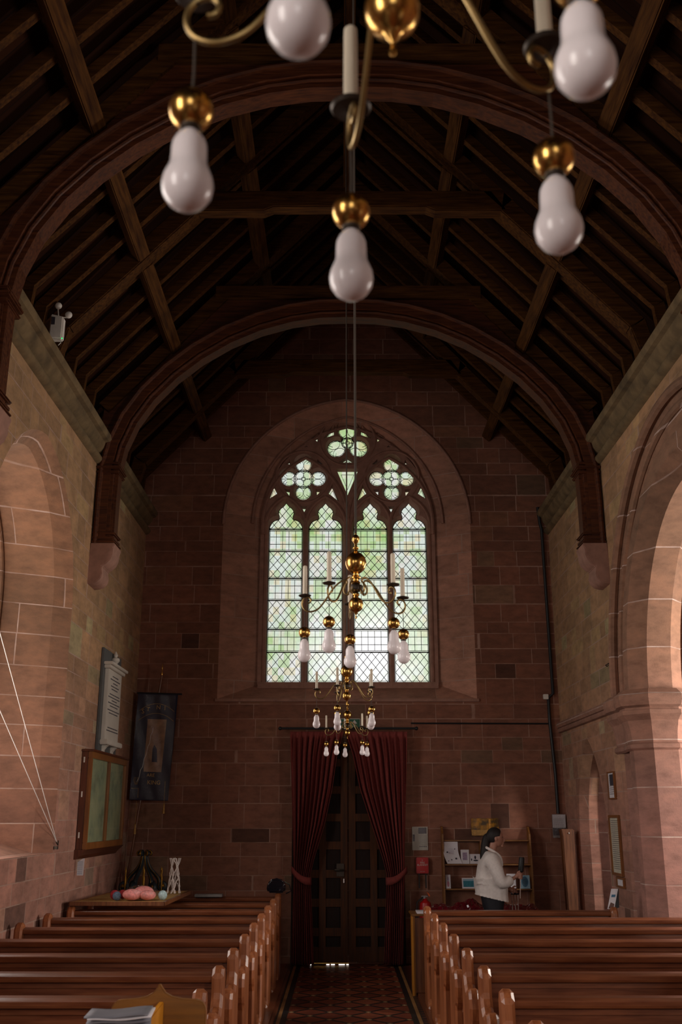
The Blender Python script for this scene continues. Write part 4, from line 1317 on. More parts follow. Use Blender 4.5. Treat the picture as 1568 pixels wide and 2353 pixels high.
# exit sign, conduits
t = thing('exit_sign', 'green and white fire exit sign above the curtains, behind the smallest chandelier', 'sign', (.13, 14.17, 3.03))
MB().box(-.02, .272, 14.17, 14.185, 3.02, 3.155).build('backing', 'signwhite', t, bevel=.006)
MB().box(.115, .262, 14.165, 14.171, 3.03, 3.145).build('green_field', 'green', t)
MB().box(-.01, .105, 14.165, 14.171, 3.03, 3.145).build('green_field', 'green', t)
MB().prism([(.15, 3.085), (.188, 3.135), (.226, 3.085), (.20, 3.085), (.20, 3.04), (.176, 3.04), (.176, 3.085)], lambda p, q, d: (p, d, q), 14.160, 14.166).build('arrow', 'signwhite', t)
m = MB(); m.ball((.045, 14.163, 3.127), .009, n=10, m=6); m.beam((.045, 14.163, 3.115), (.035, 14.163, 3.08), .02, .005, up=(0, 1, 0)); m.beam((.035, 14.163, 3.08), (.012, 14.163, 3.045), .01, .005, up=(0, 1, 0)); m.beam((.037, 14.163, 3.08), (.06, 14.163, 3.05), .01, .005, up=(0, 1, 0)); m.beam((.045, 14.163, 3.11), (.072, 14.163, 3.095), .008, .005, up=(0, 1, 0))
m.build('running_figure', 'signwhite', t)
o = MB().tube([(2.93, 14.17, 6.25), (2.95, 14.17, 6.0), (2.97, 14.17, 5.9), (2.98, 14.17, 4.6), (2.99, 14.17, 3.5), (2.92, 14.17, 3.44), (2.92, 14.17, 3.1), (2.955, 14.17, 2.4), (2.96, 14.17, 1.88)], .022, 8).build('conduit', 'black', smooth=True)
tag(o, 'black conduit running down the far right corner of the nave', 'pipe')
o = MB().tube([(.98, 14.18, 3.09), (2.91, 14.18, 3.085)], .011, 8).build('conduit', 'black', smooth=True)
tag(o, 'thin black conduit running level across the wall right of the curtains', 'pipe')
o = MB().box(2.85, 2.92, 14.14, 14.2, 3.42, 3.49).build('junction_box', 'white', bevel=.006); tag(o, 'small pale junction box where the corner conduit bends', 'junction box')
o = MB().tube([(XR, 11.5, 3.50), (XR - .03, 11.45, 3.505), (XR - .03, 11.3, 3.505)], .006, 6).build('wall_hook', 'iron'); tag(o, 'small iron hook in the right wall above the string course', 'hook')

# ------------------------------------------------------------------ left wall furnishings
fl = lambda X: (lambda p, q, d: (X + .004 + d, p, q))
t = thing('memorial_tablet', 'white marble memorial tablet on grey slate on the left wall', 'memorial', (-2.86, 12.45, 2.52))
MB().prism([(11.97, 2.53), (12.95, 2.53), (12.95, 3.80), (11.97, 3.80)], fl(XL), 0, .03).build('backing', 'slate', t, bevel=.004)
MB().prism([(12.08, 2.72), (12.80, 2.72), (12.80, 3.56), (12.08, 3.56)], fl(XL + .03), 0, .05).build('inscribed_panel', 'marble', t, bevel=.004)
m = MB(); m.prism([(12.02, 3.56), (12.86, 3.56), (12.86, 3.60), (12.02, 3.60)], fl(XL + .03), 0, .08); m.build('cornice', 'marble', t, bevel=.006)
MB().prism([(11.99, 3.60), (12.89, 3.60), (12.89, 3.635), (11.99, 3.635)], fl(XL + .03), 0, .11).build('cornice', 'marble', t, bevel=.006)
MB().prism([(12.03, 2.66), (12.85, 2.66), (12.85, 2.72), (12.03, 2.72)], fl(XL + .03), 0, .10).build('sill', 'marble', t, bevel=.008)
for y in (12.16, 12.62):
    MB().prism([(XL + .03, 2.54), (XL + .05, 2.54), (XL + .065, 2.57), (XL + .05, 2.60), (XL + .08, 2.64), (XL + .11, 2.66), (XL + .03, 2.66)], lambda p, q, d: (p, d, q), y, y + .1).build('bracket', 'marble', t, bevel=.006)
MB().lathe([(.05, 3.635), (.02, 3.66), (.03, 3.67), (.055, 3.70), (.05, 3.73), (.02, 3.745), (.03, 3.77), (.004, 3.82)], (XL + .07, 12.44, 0), 16).build('urn', 'marble', t, smooth=True)
m = MB(); rd = random.Random(4)
for z, w in ((3.49, .3), (3.45, .5), (3.41, .2), (3.37, .42), (3.335, .34), (3.27, .5), (3.235, .62), (3.20, .24), (3.165, .6), (3.13, .4), (3.08, .62), (3.045, .46), (2.87, .5), (2.835, .6)):
    y = 12.44 - w / 2
    while y < 12.44 + w / 2:
        l = rd.uniform(.015, .05); m.box(XL + .084, XL + .0858, y, y + l, z - .006, z + .006); y += l + .012
m.build('carved_lettering', 'ink', t)

t = thing('display_case', 'shallow glazed wooden wall case holding a faded greenish map', 'display case', (-2.83, 12.35, 1.44))
Y0, Y1, Z0c, Z1c = 11.40, 13.30, 1.50, 2.54
MB().prism([(Y0, Z0c), (Y1, Z0c), (Y1, Z1c), (Y0, Z1c)], fl(XL), 0, .07).build('box', 'case', t, bevel=.004)
MB().prism([(Y0 + .05, Z0c + .05), (Y1 - .05, Z0c + .05), (Y1 - .05, Z1c - .05), (Y0 + .05, Z1c - .05)], fl(XL + .07), 0, .006).build('map', 'map', t)
for (a, b, c, d_) in ((Y0, Y1, Z1c - .07, Z1c), (Y0, Y1, Z0c, Z0c + .07)):
    MB().prism([(a, c), (b, c), (b, d_), (a, d_)], fl(XL + .07), 0, .045).build('frame_rail', 'casef', t, bevel=.005)
for a, b in ((Y0, Y0 + .06), ((Y0 + Y1) / 2 - .022, (Y0 + Y1) / 2 + .022), (Y1 - .06, Y1)):
    MB().prism([(a, Z0c + .07), (b, Z0c + .07), (b, Z1c - .07), (a, Z1c - .07)], fl(XL + .07), 0, .043).build('frame_stile', 'casef', t, bevel=.005)
for a, b in ((Y0 + .06, (Y0 + Y1) / 2 - .022), ((Y0 + Y1) / 2 + .022, Y1 - .06)):
    MB().prism([(a, Z0c + .07), (b, Z0c + .07), (b, Z1c - .07), (a, Z1c - .07)], fl(XL + .09), 0, .003).build('glass', 'glass', t)
MB().prism([(XL, 1.40), (XL + .03, 1.40), (XL + .06, 1.44), (XL + .13, 1.50), (XL, 1.50)], lambda p, q, d: (p, d, q), Y0 - .03, Y1 + .03).build('lower_moulding', 'case', t)
MB().prism([(XL, Z1c), (XL + .14, Z1c), (XL + .14, Z1c + .025), (XL, Z1c + .025)], lambda p, q, d: (p, d, q), Y0 - .03, Y1 + .03).build('top_moulding', 'case', t, bevel=.006)
for z in (2.42, 2.05, 1.62): MB().box(XL + .025, XL + .04, Y0 - .003, Y0, z, z + .06).build('catch', 'white', t)
t = thing('paper_note', 'small printed paper note hanging under the corner of the wall case', 'paper', (-2.83, 11.5, 1.24))
MB().prism([(-2.86, 1.235), (-2.79, 1.235), (-2.785, 1.41), (-2.81, 1.405), (-2.86, 1.37)], lambda p, q, d: (p, d, q), 11.44, 11.442).build('sheet', 'paper', t)
m = MB()
for k in range(7): m.box(-2.855, -2.80, 11.4385, 11.44, 1.25 + k * .02, 1.254 + k * .02)
m.build('printed_lines', 'inkblue', t)

# window cords and cleat
t = thing('window_cord', 'pair of taut pale cords running from a cleat to the left window', 'cord', (-2.87, 10.56, 1.56))
MB().tube([(-2.865, 10.56, 1.60), (-3.30, 9.45, 3.62)], .004, 6).build('cord', 'greywhite', t)
MB().tube([(-2.865, 10.56, 1.60), (-3.30, 9.40, 3.02)], .004, 6).build('cord', 'greywhite', t)
MB().box(-2.88, -2.85, 10.54, 10.58, 1.53, 1.56).tube([(-2.86, 10.52, 1.60), (-2.85, 10.56, 1.57), (-2.86, 10.60, 1.61)], .006, 6).build('cleat', 'iron', t)

# banner
t = thing('banner', 'dark navy processional banner under clear film in the far left corner', 'banner', (-2.53, 13.9, 1.2))
bx = lambda p, q, d: (-2.545 + p + .02 * (q - 2.75) , 13.90 - d, q - p * .03)
MB().prism([(-.285, 2.05), (.235, 2.05), (.275, 3.46), (-.275, 3.46)], bx, 0, -.012).build('cloth', 'navy', t)
MB().prism([(-.12, 2.42), (.12, 2.42), (.145, 3.12), (-.115, 3.12)], bx, .001, .003).build('picture_panel', 'bannerpic', t)
MB().prism([(-.02, 2.55), (.055, 2.55), (.04, 2.72), (.0, 2.78), (-.02, 2.72)], bx, .003, .005).build('dark_figure', 'navy', t)
m = MB()
for zz, hgt in ((3.33, .10), (3.20, .10)):
    m.tube([bx(-.24 + .48 * i / 12, zz - .0 - hgt * (2 * i / 12 - 1) ** 2, .003) for i in range(13)], .0025, 5)
m.tube([bx(-.27, 2.2, .003), bx(-.17, 2.2, .003), bx(-.17, 2.08, .003)], .0025, 5)
for sx in (-.035, -.015, .015, .035):
    m.tube([bx(-.21 + sx * .3, 2.25, .003), bx(-.21 + sx, 2.31, .003), bx(-.21 + sx * .6, 2.345, .003)], .0025, 5)
m.build('gold_embroidery', 'gold', t)
m = MB()
for txt, x, z, sz in (('S', -.19, 3.22, .09), ('T', -.12, 3.25, .08), ('N', .02, 3.28, .08), ('I', .11, 3.27, .08), ('KING', .03, 2.28, .075), ('ARE', -.02, 2.375, .06)):
    vs, fs = text_mesh(txt, sz); m.add([bx(x + a, z + b, .004 + c) for a, b, c in vs], fs)
m.build('gold_letters', 'gold', t)
rows = []
rd = random.Random(2)
for i in range(25):
    z = 2.06 + 1.39 * i / 24
    rows.append([bx(-.275 + .53 * j / 12, z, .02 + .012 * math.sin(j * 1.3 + z * 7) + rd.uniform(-.004, .006)) for j in range(13)])
MB().grid(rows).build('film_cover', 'film', t, smooth=True)
m = MB(); m.tube([bx(-.03 - .16 * (i / 14) ** 1.2 + .008 * math.sin(i * 2.1), 3.0 - .72 * i / 14, .034) for i in range(15)], .0025, 5)
m.build('film_crease', 'white', t)
MB().tube([bx(-.29, 3.47, -.005), bx(.33, 3.47, -.005)], .012, 8).build('cross_bar', 'black', t)
MB().tube([(-2.83, 13.97, 1.0), (-2.60, 13.95, 2.9), (-2.50, 13.95, 3.72)], .014, 8).build('pole', 'cab', t)
MB().lathe([(.012, 3.72), (.02, 3.74), (.006, 3.78), (.012, 3.82), (.001, 3.90)], (-2.50, 13.95, 0), 12).build('finial', 'brass', t, smooth=True)
for x, z in ((-2.37, 2.02), (-2.74, 1.76)):
    MB().lathe([(.003, z), (.01, z - .02), (.014, z - .04), (.012, z - .05), (.02, z - .14), (.001, z - .142)], (x, 13.88, 0), 12).tube([(x, 13.88, z), (x, 13.89, z + .28)], .002, 5).build('tassel', 'gold', t, smooth=True)

# carved and gilded scroll crown on a dark chest
t = thing('dark_chest', 'dark chest in the far left corner carrying the gilded scroll crown', 'chest', (-2.5, 13.5, 0))
MB().box(-2.86, -2.1, 13.2, 13.85, 0, .86).build('body', 'case', t, bevel=.01)
MB().box(-2.88, -2.06, 13.15, 13.88, .86, .885).build('lid', 'case', t, bevel=.008)
t = thing('scroll_crown', 'dark blue and gilt carved crown of S scrolls in the far left corner', 'carving', (-2.55, 13.45, .885))
cx, cy = -2.52, 13.50
MB().lathe([(.30, .885), (.315, .90), (.31, .915), (.285, .92), (.27, .93), (.26, .94), (.0, .94)], (cx, cy, 0), 40).build('base_ring', 'bluepaint', t, smooth=True)
sc = [(.26, .99), (.235, .965), (.21, .985), (.22, 1.02), (.255, 1.025), (.275, .995), (.265, .955), (.225, .945), (.195, .98), (.20, 1.04), (.185, 1.09), (.135, 1.15), (.08, 1.21), (.045, 1.29), (.03, 1.37), (.055, 1.42), (.085, 1.405), (.085, 1.375), (.06, 1.37)]
for k in range(6):
    a = R(60 * k + 12); ca, sa = math.cos(a), math.sin(a)
    pts = [(cx + r * ca, cy + r * sa, z) for r, z in smooth_path(sc, 3)]
    s_ = MB().tube(pts, [.040 - .028 * i / len(pts) for i in range(len(pts))], 8).build('scroll', 'bluepaint', t, smooth=True)
    pts = [(cx + r * ca + .012 * sa, cy + r * sa - .019 * abs(ca) - .008, z + .004) for r, z in smooth_path(sc, 3)]
    MB().tube(pts[14:], [.005 + .009 * max(0, (i - 22) / 20) for i in range(len(pts) - 14)], 6).build('gilt_edge', 'goldleaf', s_, smooth=True)
    MB().ball((cx + .245 * ca, cy + .245 * sa - .02, 1.0), .030, n=12, m=8).build('gilt_boss', 'goldleaf', s_, smooth=True)
    b = a + R(30)
    MB().lathe([(.008, .94), (.014, 1.10), (.006, 1.14), (.011, 1.18), (.001, 1.23)], (cx + .26 * math.cos(b), cy + .26 * math.sin(b), 0), 12).build('gilt_finial', 'goldleaf', t, smooth=True)

# ------------------------------------------------------------------ board across the rear left pews, with the things on it
t = thing('cork_board', 'yellow cork board with wooden edge lying across the rear left pews', 'board', (-2.3, 11.6, .925))
bd = [(-2.80, 11.02), (-1.83, 11.02), (-1.80, 12.62), (-2.66, 12.62)]
MB().prism(bd, lambda p, q, d: (p, q, d), .976, .996).build('cork_face', 'yellow', t)
for a, b in zip(bd, bd[1:] + bd[:1]):
    MB().beam((*a, .983), (*b, .983), .03, .038).build('edge', 'cab', t)
TZ = 1.003
t = thing('bag_of_yarn', 'clear bag of pink wool on the yellow board', 'wool', (-2.1, 11.25, TZ))
rd = random.Random(5)
for i_, (x, y, r, sx, sy, sz) in enumerate(((-2.20, 11.20, .075, 1.35, 1.1, .75), (-2.04, 11.22, .07, 1.25, 1.1, .72), (-2.10, 11.30, .08, 1.4, 1.0, .85), (-2.22, 11.32, .07, 1.2, 1, .7))):
    MB().ball((x, y, TZ + r * sz), r, (sx, sy, sz), 24, 16).build('wool_skein', 'pink', t, smooth=True)
m = MB().ball((-2.12, 11.25, TZ + .068), .17, (1.15, .75, .42), 36, 22)
m.v = [(x + rd.uniform(-.004, .004), y + rd.uniform(-.004, .004), max(TZ, z + rd.uniform(-.004, .005))) for x, y, z in m.v]
m.build('plastic_bag', 'film', t, smooth=True)
for x, y, r, mt, lb in ((-2.41, 11.32, .045, 'wred', 'dark red ball of wool at the left of the yellow board'), (-2.345, 11.42, .043, 'wred', 'bright red ball of wool behind the blue one on the yellow board'), (-2.36, 11.20, .042, 'wblue', 'blue grey ball of wool at the left end of the pink bag'), (-1.89, 11.27, .045, 'wpale', 'pale blue ball of wool at the right end of the pink bag')):
    m = MB().ball((x, y, TZ + r), r, n=20, m=14)
    for k in range(7):
        a = k * .45; m.tube([(x + (r + .001) * (math.cos(q) * math.cos(a)), y + (r + .001) * (math.cos(q) * math.sin(a)), TZ + r + (r + .001) * math.sin(q)) for q in [j * math.pi / 10 for j in range(20)]], .0022, 4, closed=True)
    o = m.build('ball_of_wool', mt, smooth=True); tag(o, lb, 'wool')
t = thing('twig_sculpture', 'tall white twisted twig vase standing on the yellow board', 'ornament', (-1.92, 12.2, TZ))
rd = random.Random(9)
for k in range(13):
    a0 = k * 2 * math.pi / 13; pts = []
    for i in range(17):
        u = i / 16; rr = .055 + .012 * math.sin(u * 5 + k) - .01 * math.sin(u * math.pi); a = a0 + .9 * math.sin(u * 7 + k * 2.1) * .6 + rd.uniform(-.12, .12)
        pts.append((-1.92 + rr * math.cos(a) + (.02 * (1 - u) ** 6) * math.cos(a0), 12.2 + rr * math.sin(a), TZ + .38 * u + (rd.uniform(-.006, .006) if 0 < i < 16 else 0)))
    MB().tube(smooth_path(pts, 2), .0062, 6).build('twig', 'greywhite', t, smooth=True)
o = MB().box(-1.75, -1.42, 12.7, 12.84, .925, .955).build('grey_panel', 'grey', bevel=.003); tag(o, 'pale grey panel lying flat on the last left pew', 'panel')

t = thing('handbag', 'glossy black handbag on the last left pew by the aisle', 'bag', (-.80, 12.83, .925))
m = MB(); pf = [(-.10, .93), (.10, .93), (.115, .98), (.105, 1.04), (.075, 1.075), (.03, 1.09), (-.03, 1.09), (-.075, 1.075), (-.105, 1.04), (-.115, .98)]
m.prism([(-.78 + p, q) for p, q in pf], lambda p, q, d: (p, d, q), 12.76, 12.88); m.v = [(x, y, z + .036) for x, y, z in m.v]; m.build('body', 'gloss_black', t, bevel=.02, seg=3, smooth=True)
MB().tube([(-.86, 12.82, 1.07), (-.84, 12.82, 1.11), (-.78, 12.82, 1.125), (-.72, 12.82, 1.11), (-.70, 12.82, 1.07)], .008, 8).build('handle', 'gloss_black', t, smooth=True)
MB().tube([(-.66, 12.76, .96), (-.60, 12.74, .99), (-.62, 12.74, 1.06), (-.68, 12.76, 1.09)], .007, 8).build('strap', 'gloss_black', t, smooth=True)

# ------------------------------------------------------------------ right side things
t = thing('leaflet_cabinet', 'small orange wooden cabinet at the aisle end behind the right pews', 'cabinet', (.92, 11.9, 0))
MB().box(.79, .81, 11.75, 12.15, 0, .80).build('side_panel', 'orangefin', t); MB().box(1.10, 1.12, 11.75, 12.15, 0, .80).build('side_panel', 'orange', t)
MB().box(.77, 1.14, 11.72, 12.17, .80, .82).build('top', 'orange', t, bevel=.004)
MB().box(.81, 1.10, 11.76, 11.775, .03, .78).build('door', 'cab', t); MB().box(.77, .795, 11.735, 11.76, 0, .80).build('front_stile', 'orangefin', t, bevel=.003)
for k in range(3):
    m = MB().box(.84, 1.0, 11.78 + .03 * k, 12.0 + .02 * k, .82 + .006 * k, .826 + .006 * k); o = m.build('leaflet', 'paper'); tag(o, ['white leaflet at the bottom of the pile on the orange cabinet', 'white leaflet in the middle of the pile on the orange cabinet', 'white leaflet on top of the pile on the orange cabinet'][k], 'leaflet', 'leaflets on the orange cabinet')
t = thing('low_table', 'dark low table behind the rearmost right pew under the red film', 'table', (1.8, 13.2, 0))
MB().box(1.2, 2.5, 13.0, 13.45, .68, .71).build('table_top', 'case', t)
for x in (1.24, 2.46):
    for y in (13.04, 13.41): MB().box(x - .02, x + .02, y - .02, y + .02, 0, .68).build('leg', 'case', t)
rd = random.Random(11); rows = []
for i in range(64):
    u = i / 63; x = 1.05 + 1.42 * u; row = []
    hh = .09 + .05 * math.exp(-((x - 1.60) / .12) ** 2) + .012 * math.sin(u * 21) + .012 * math.sin(u * 47 + 1)
    hh *= min(1, 12 * u + .1, 12 * (1 - u) + .1)
    for j in range(17):
        a = math.pi * j / 16
        row.append((x + rd.uniform(-.008, .008), 13.2 - .13 * math.cos(a) + rd.uniform(-.006, .006), max(.712, .712 + hh * math.sin(a) * (1 + rd.uniform(-.14, .14)))))
    rows.append(row)
o = MB().grid(rows).build('crumpled_film', 'foil', smooth=False); tag(o, 'heap of shiny crumpled dark red film behind the rearmost right pew', 'wrapping')
MB

fr2 = lambda X: (lambda p, q, d: (X - d, p, q))


def wall_frame(nm, label, y0, y1, z0, z1, w=.03, mount='paper', extra=None):
    t_ = thing(nm, label, 'frame', (XR - .02, (y0 + y1) / 2, z0), None)
    MB().prism([(y0 + w * .5, z0 + w * .5), (y1 - w * .5, z0 + w * .5), (y1 - w * .5, z1 - w * .5), (y0 + w * .5, z1 - w * .5)], fr2(XR), .0, .015).build('mount', mount, t_)
    for a, b, c, d_ in ((y0, y1, z1 - w, z1), (y0, y1, z0, z0 + w), (y0, y0 + w, z0 + w, z1 - w), (y1 - w, y1, z0 + w, z1 - w)):
        MB().prism([(a, c), (b, c), (b, d_), (a, d_)], fr2(XR), 0, .03).build('frame_rail', 'casef', t_, bevel=.004)
    m_ = MB(); rd_ = random.Random(3); k = int((z1 - z0 - 2 * w) / .022)
    for i in range(1, k - 1):
        z = z1 - w - .022 * (i + .5); ins_ = rd_.uniform(.02, .06) * (y1 - y0)
        m_.prism([(y0 + w + .02 + ins_, z), (y1 - w - .02 - ins_, z), (y1 - w - .02 - ins_, z + .006), (y0 + w + .02 + ins_, z + .006)], fr2(XR), .015, .017)
    m_.build('printed_lines', 'grey', t_)
    return t_


f = wall_frame('framed_photograph', 'uppermost small frame on the right wall beside the pier, with a dark photograph', 11.50, 11.78, 2.03, 2.33, .015)
MB().prism([(11.55, 2.18), (11.70, 2.18), (11.70, 2.30), (11.55, 2.30)], fr2(XR), .017, .019).build('photograph', 'ink', f)
wall_frame('framed_text', 'tall oak framed text on the right wall beside the pier', 11.44, 11.86, 1.22, 1.86, .03, 'creampaper')
wall_frame('framed_label', 'small framed label just under the tall framed text', 11.42, 11.72, 1.10, 1.21, .022)
t = thing('leaning_leaflet', 'white leaflet leaning upright at the wall end of the rearmost right pew', 'leaflet', (2.77, 10.9, .935))
fL = lambda p, q, d: (2.74 + p + (q - .935) * .28, 10.98 - d, q)
MB().prism([(0, .935), (.07, .935), (.07, 1.13), (0, 1.13)], fL, 0, .004).build('sheet', 'paper', t)
MB().prism([(.075, .935), (.12, .95), (.078, 1.13)], fL, -.03, -.004).build('back_support', 'black', t)
MB().prism([(.008, .94), (.06, .94), (.06, .985), (.02, 1.0)], fL, .004, .006).build('photograph', 'case', t)
MB().prism([(.015, 1.05), (.055, 1.05), (.055, 1.075), (.015, 1.075)], fL, .004, .006).build('heading', 'inkblue', t)

# emergency light on the left cornice
t = thing('emergency_light', 'white twin spot emergency light on the left cornice under the roof', 'light', (-2.80, 8.86, 6.32))
eb = lambda p, q, d: (-2.86 + p, 8.80 + d, 6.31 + q)
MB().prism([(0, 0), (.13, -.0), (.13, .24), (0, .27)], eb, 0, .09).build('housing', 'white', t, bevel=.012)
MB().prism([(.015, .15), (.05, .15), (.05, .23), (.015, .235)], eb, -.003, .001).build('vent', 'ink', t)
for p, q in ((.06, .37), (.17, .27)):
    MB().ball(eb(p, q, .03), .036, (1, .8, 1), 16, 10).build('spot_lamp', 'white', t, smooth=True)
    MB().tube([eb(p, q - .03, .03), eb(.07, .25, .04)], .006, 6).build('lamp_arm', 'white', t)
MB().tube([eb(.11, .0, .02), eb(.12, -.04, .02), eb(.10, -.07, .01)], .004, 6).build('lead', 'white', t)
MB().ball(eb(.135, .0, .0), .007, n=10, m=6).build('indicator', 'greenled', t)

# ------------------------------------------------------------------ orange reading desk in the foreground
t = thing('reading_desk', 'orange varnished reading desk with ogee topped board at the bottom left', 'lectern', (-.64, 3.8, 0))
pts = [(-.165, .75), (.165, .75), (.165, 1.205)] + [(.165 - .035 + .035 * math.cos(R(a)), 1.205 + .035 * math.sin(R(a))) for a in (22, 45, 67, 90)] + [(.08, 1.243), (.045, 1.250), (.022, 1.262), (.008, 1.28), (0, 1.292)]
pts = pts + [(-x, z) for x, z in pts[:-1][::-1]][:-2] + [(-.165, .75)] if False else pts + [(-x, z) for x, z in pts[2:-1][::-1]]
MB().prism([(-.633 + x, z) for x, z in pts] + [(-.798, .75)], lambda p, q, d: (p, d, q), 3.80, 3.822).build('back_board', 'orange', t, bevel=.004)
MB().prism([(3.80, 1.235), (3.66, 1.16), (3.52, 1.12), (3.46, 1.08), (3.46, .80), (3.80, .80)], lambda p, q, d: (-.632 + d - (3.80 - p) * .42, p, q), 0, .018).build('bracket_fin', 'orangefin', t, bevel=.003)
MB().box(-.98, -.66, 3.40, 3.79, 1.095, 1.113).build('sloping_ledge', 'orange', t, bevel=.003) if False else None
MB().prism([(-.84, 1.13), (-.62, 1.14), (-.62, 1.155), (-.84, 1.145)], lambda p, q, d: (p, d, q), 3.42, 3.72).build('ledge', 'orange', t, bevel=.003)
MB().box(-.68, -.60, 3.78, 3.86, .04, .80).build('post', 'orange', t, bevel=.01); MB().box(-.83, -.45, 3.6, 4.0, 0, .05).build('base', 'orange', t, bevel=.01)
rd = random.Random(8)
for k in range(8):
    a = R(8 + rd.uniform(-5, 5)); cxx, cyy, z = -.715 + rd.uniform(-.008, .008), 3.56, 1.166 + .0105 * k
    rows = []
    for i in range(5):
        rows.append([])
        for j in range(9):
            u, v_ = (i / 4 - .5) * .15, (j / 8 - .5) * .20
            zz = z + .006 * math.cos(j / 8 * math.pi * 2 + k) * .5 + (j / 8) * .006
            rows[-1].append((cxx + v_ * math.cos(a) - u * math.sin(a), cyy + v_ * math.sin(a) + u * math.cos(a), zz))
    o = MB().grid(rows).build('booklet', 'booklet' if k % 3 else 'paper', smooth=True)
    md = o.modifiers.new('thick', 'SOLIDIFY'); md.thickness = .005
    tag(o, 'grey white folded booklet in the stack on the orange reading desk, ' + ['lowest', 'second from the bottom', 'third from the bottom', 'fourth from the bottom', 'fourth from the top', 'third from the top', 'second from the top', 'topmost'][k], 'booklet', 'booklets on the reading desk')
# ------------------------------------------------------------------ the woman
def skin_mesh(nodes, edges, root, sub=2):
    names = list(nodes); idx = {n: i for i, n in enumerate(names)}
    me = bpy.data.meshes.new('tmp'); me.from_pydata([nodes[n][0] for n in names], [(idx[a], idx[b]) for a, b in edges], [])
    o = bpy.data.objects.new('tmp', me); COL.objects.link(o)
    o.modifiers.new('s', 'SKIN'); sm = o.modifiers.new('u', 'SUBSURF'); sm.levels = sub; sm.render_levels = sub
    if not me.skin_vertices:
        me.attributes.get('skin') 
    for i, n in enumerate(names):
        r = nodes[n][1]; r = (r, r) if not isinstance(r, tuple) else r
        me.skin_vertices[0].data[i].radius = r
        me.skin_vertices[0].data[i].use_root = (n == root)
    bpy.context.view_layer.update()
    ev = o.evaluated_get(bpy.context.evaluated_depsgraph_get()); em = ev.to_mesh()
    vs = [tuple(v.co) for v in em.vertices]; fs = [tuple(p.vertices) for p in em.polygons]
    ev.to_mesh_clear(); bpy.data.objects.remove(o); bpy.data.meshes.remove(me)
    return vs, fs


def remeshed(mb, name, mat, parent, vox, smooth_it=3):
    o = mb.build(name, mat, parent)
    r = o.modifiers.new('r', 'REMESH'); r.mode = 'VOXEL'; r.voxel_size = vox; r.use_smooth_shade = True
    s_ = o.modifiers.new('s', 'SMOOTH'); s_.iterations = smooth_it; s_.factor = .5
    bpy.context.view_layer.update()
    ev = o.evaluated_get(bpy.context.evaluated_depsgraph_get())
    me = bpy.data.meshes.new_from_object(ev); o.modifiers.clear(); old = o.data; o.data = me; bpy.data.meshes.remove(old)
    if not me.materials: me.materials.append(M[mat])
    for p in me.polygons: p.use_smooth = True
    return o


t = thing('person', 'woman in a cream jacket with a long dark ponytail, facing right before the shelves', 'person', (1.80, 12.6, 0))
Y = 12.6
N_ = {'pel': ((1.80, Y, .90), (.15, .12)), 'bel': ((1.79, Y, 1.05), (.12, .10)), 'che': ((1.775, Y, 1.22), (.13, .10)), 'upc': ((1.775, Y, 1.36), (.11, .085)), 'nek': ((1.80, Y, 1.45), .055), 'ne2': ((1.835, Y, 1.53), .05), 'hd': ((1.85, Y, 1.60), .075)}
E_ = [('pel', 'bel'), ('bel', 'che'), ('che', 'upc'), ('upc', 'nek'), ('nek', 'ne2'), ('ne2', 'hd')]
for s_, nm in ((-1, 'r'), (1, 'l')):
    N_[nm + 'hip'] = ((1.80, Y + s_ * .09, .84), .085); N_[nm + 'kne'] = ((1.82, Y + s_ * .10, .48), .055); N_[nm + 'cal'] = ((1.80, Y + s_ * .10, .33), .052); N_[nm + 'ank'] = ((1.79, Y + s_ * .10, .10), .035); N_[nm + 'toe'] = ((1.92, Y + s_ * .11, .045), .032)
    E_ += [('pel', nm + 'hip'), (nm + 'hip', nm + 'kne'), (nm + 'kne', nm + 'cal'), (nm + 'cal', nm + 'ank'), (nm + 'ank', nm + 'toe')]
N_['rsh'] = ((1.775, Y - .16, 1.38), .05); N_['rel'] = ((1.87, Y - .22, 1.08), .038); N_['rwr'] = ((2.055, Y - .17, 1.165), .022)
N_['lsh'] = ((1.775, Y + .16, 1.38), .05); N_['lel'] = ((1.84, Y + .20, 1.07), .038); N_['lwr'] = ((2.01, Y + .10, 1.03), .022)
E_ += [('upc', 'rsh'), ('rsh', 'rel'), ('rel', 'rwr'), ('upc', 'lsh'), ('lsh', 'lel'), ('lel', 'lwr')]
vs, fs = skin_mesh(N_, E_, 'pel')
m = MB().add(vs, fs)
# head: skull, jaw, brow, nose, lips, chin, ears (facing +x, turned slightly down)
hx, hz = 1.858, 1.602
rows = []; n_, m_ = 32, 24
vv = []
for j in range(m_ + 1):
    th = math.pi * j / m_; zz = -math.cos(th); rr = max(1e-4, math.sin(th))
    for i in range(n_):
        a = 2 * math.pi * i / n_; x, y = rr * math.cos(a), rr * math.sin(a)
        X = x * .094; Yy = y * .074; Z = zz * .108
        if zz < 0:                                     # jaw narrows and comes forward
            k = -zz; Yy *= 1 - .32 * k; X = X * (1 - .22 * k) + .028 * k
        if x < 0 and zz < -.2: X *= 1 - .45 * (-zz - .2)
        if x > .75 and abs(zz) < .25: X -= .005          # flatter eye zone
        vv.append((hx + X, Y + Yy, hz + Z))
m.add(vv, [(j * n_ + i, j * n_ + (i + 1) % n_, (j + 1) * n_ + (i + 1) % n_, (j + 1) * n_ + i) for j in range(m_) for i in range(n_)])
m.tube([(hx + .086, Y, hz + .012), (hx + .102, Y, hz - .018), (hx + .114, Y, hz - .036), (hx + .098, Y, hz - .046)], [.007, .009, .012, .010], 10)
m.ball((hx + .083, Y, hz + .022), .016, (.8, 2.6, .55), 14, 8)          # brow
m.ball((hx + .091, Y, hz - .062), .012, (.8, 2.0, .45), 14, 8)          # lips
m.ball((hx + .089, Y, hz - .074), .012, (.75, 1.8, .45), 14, 8)
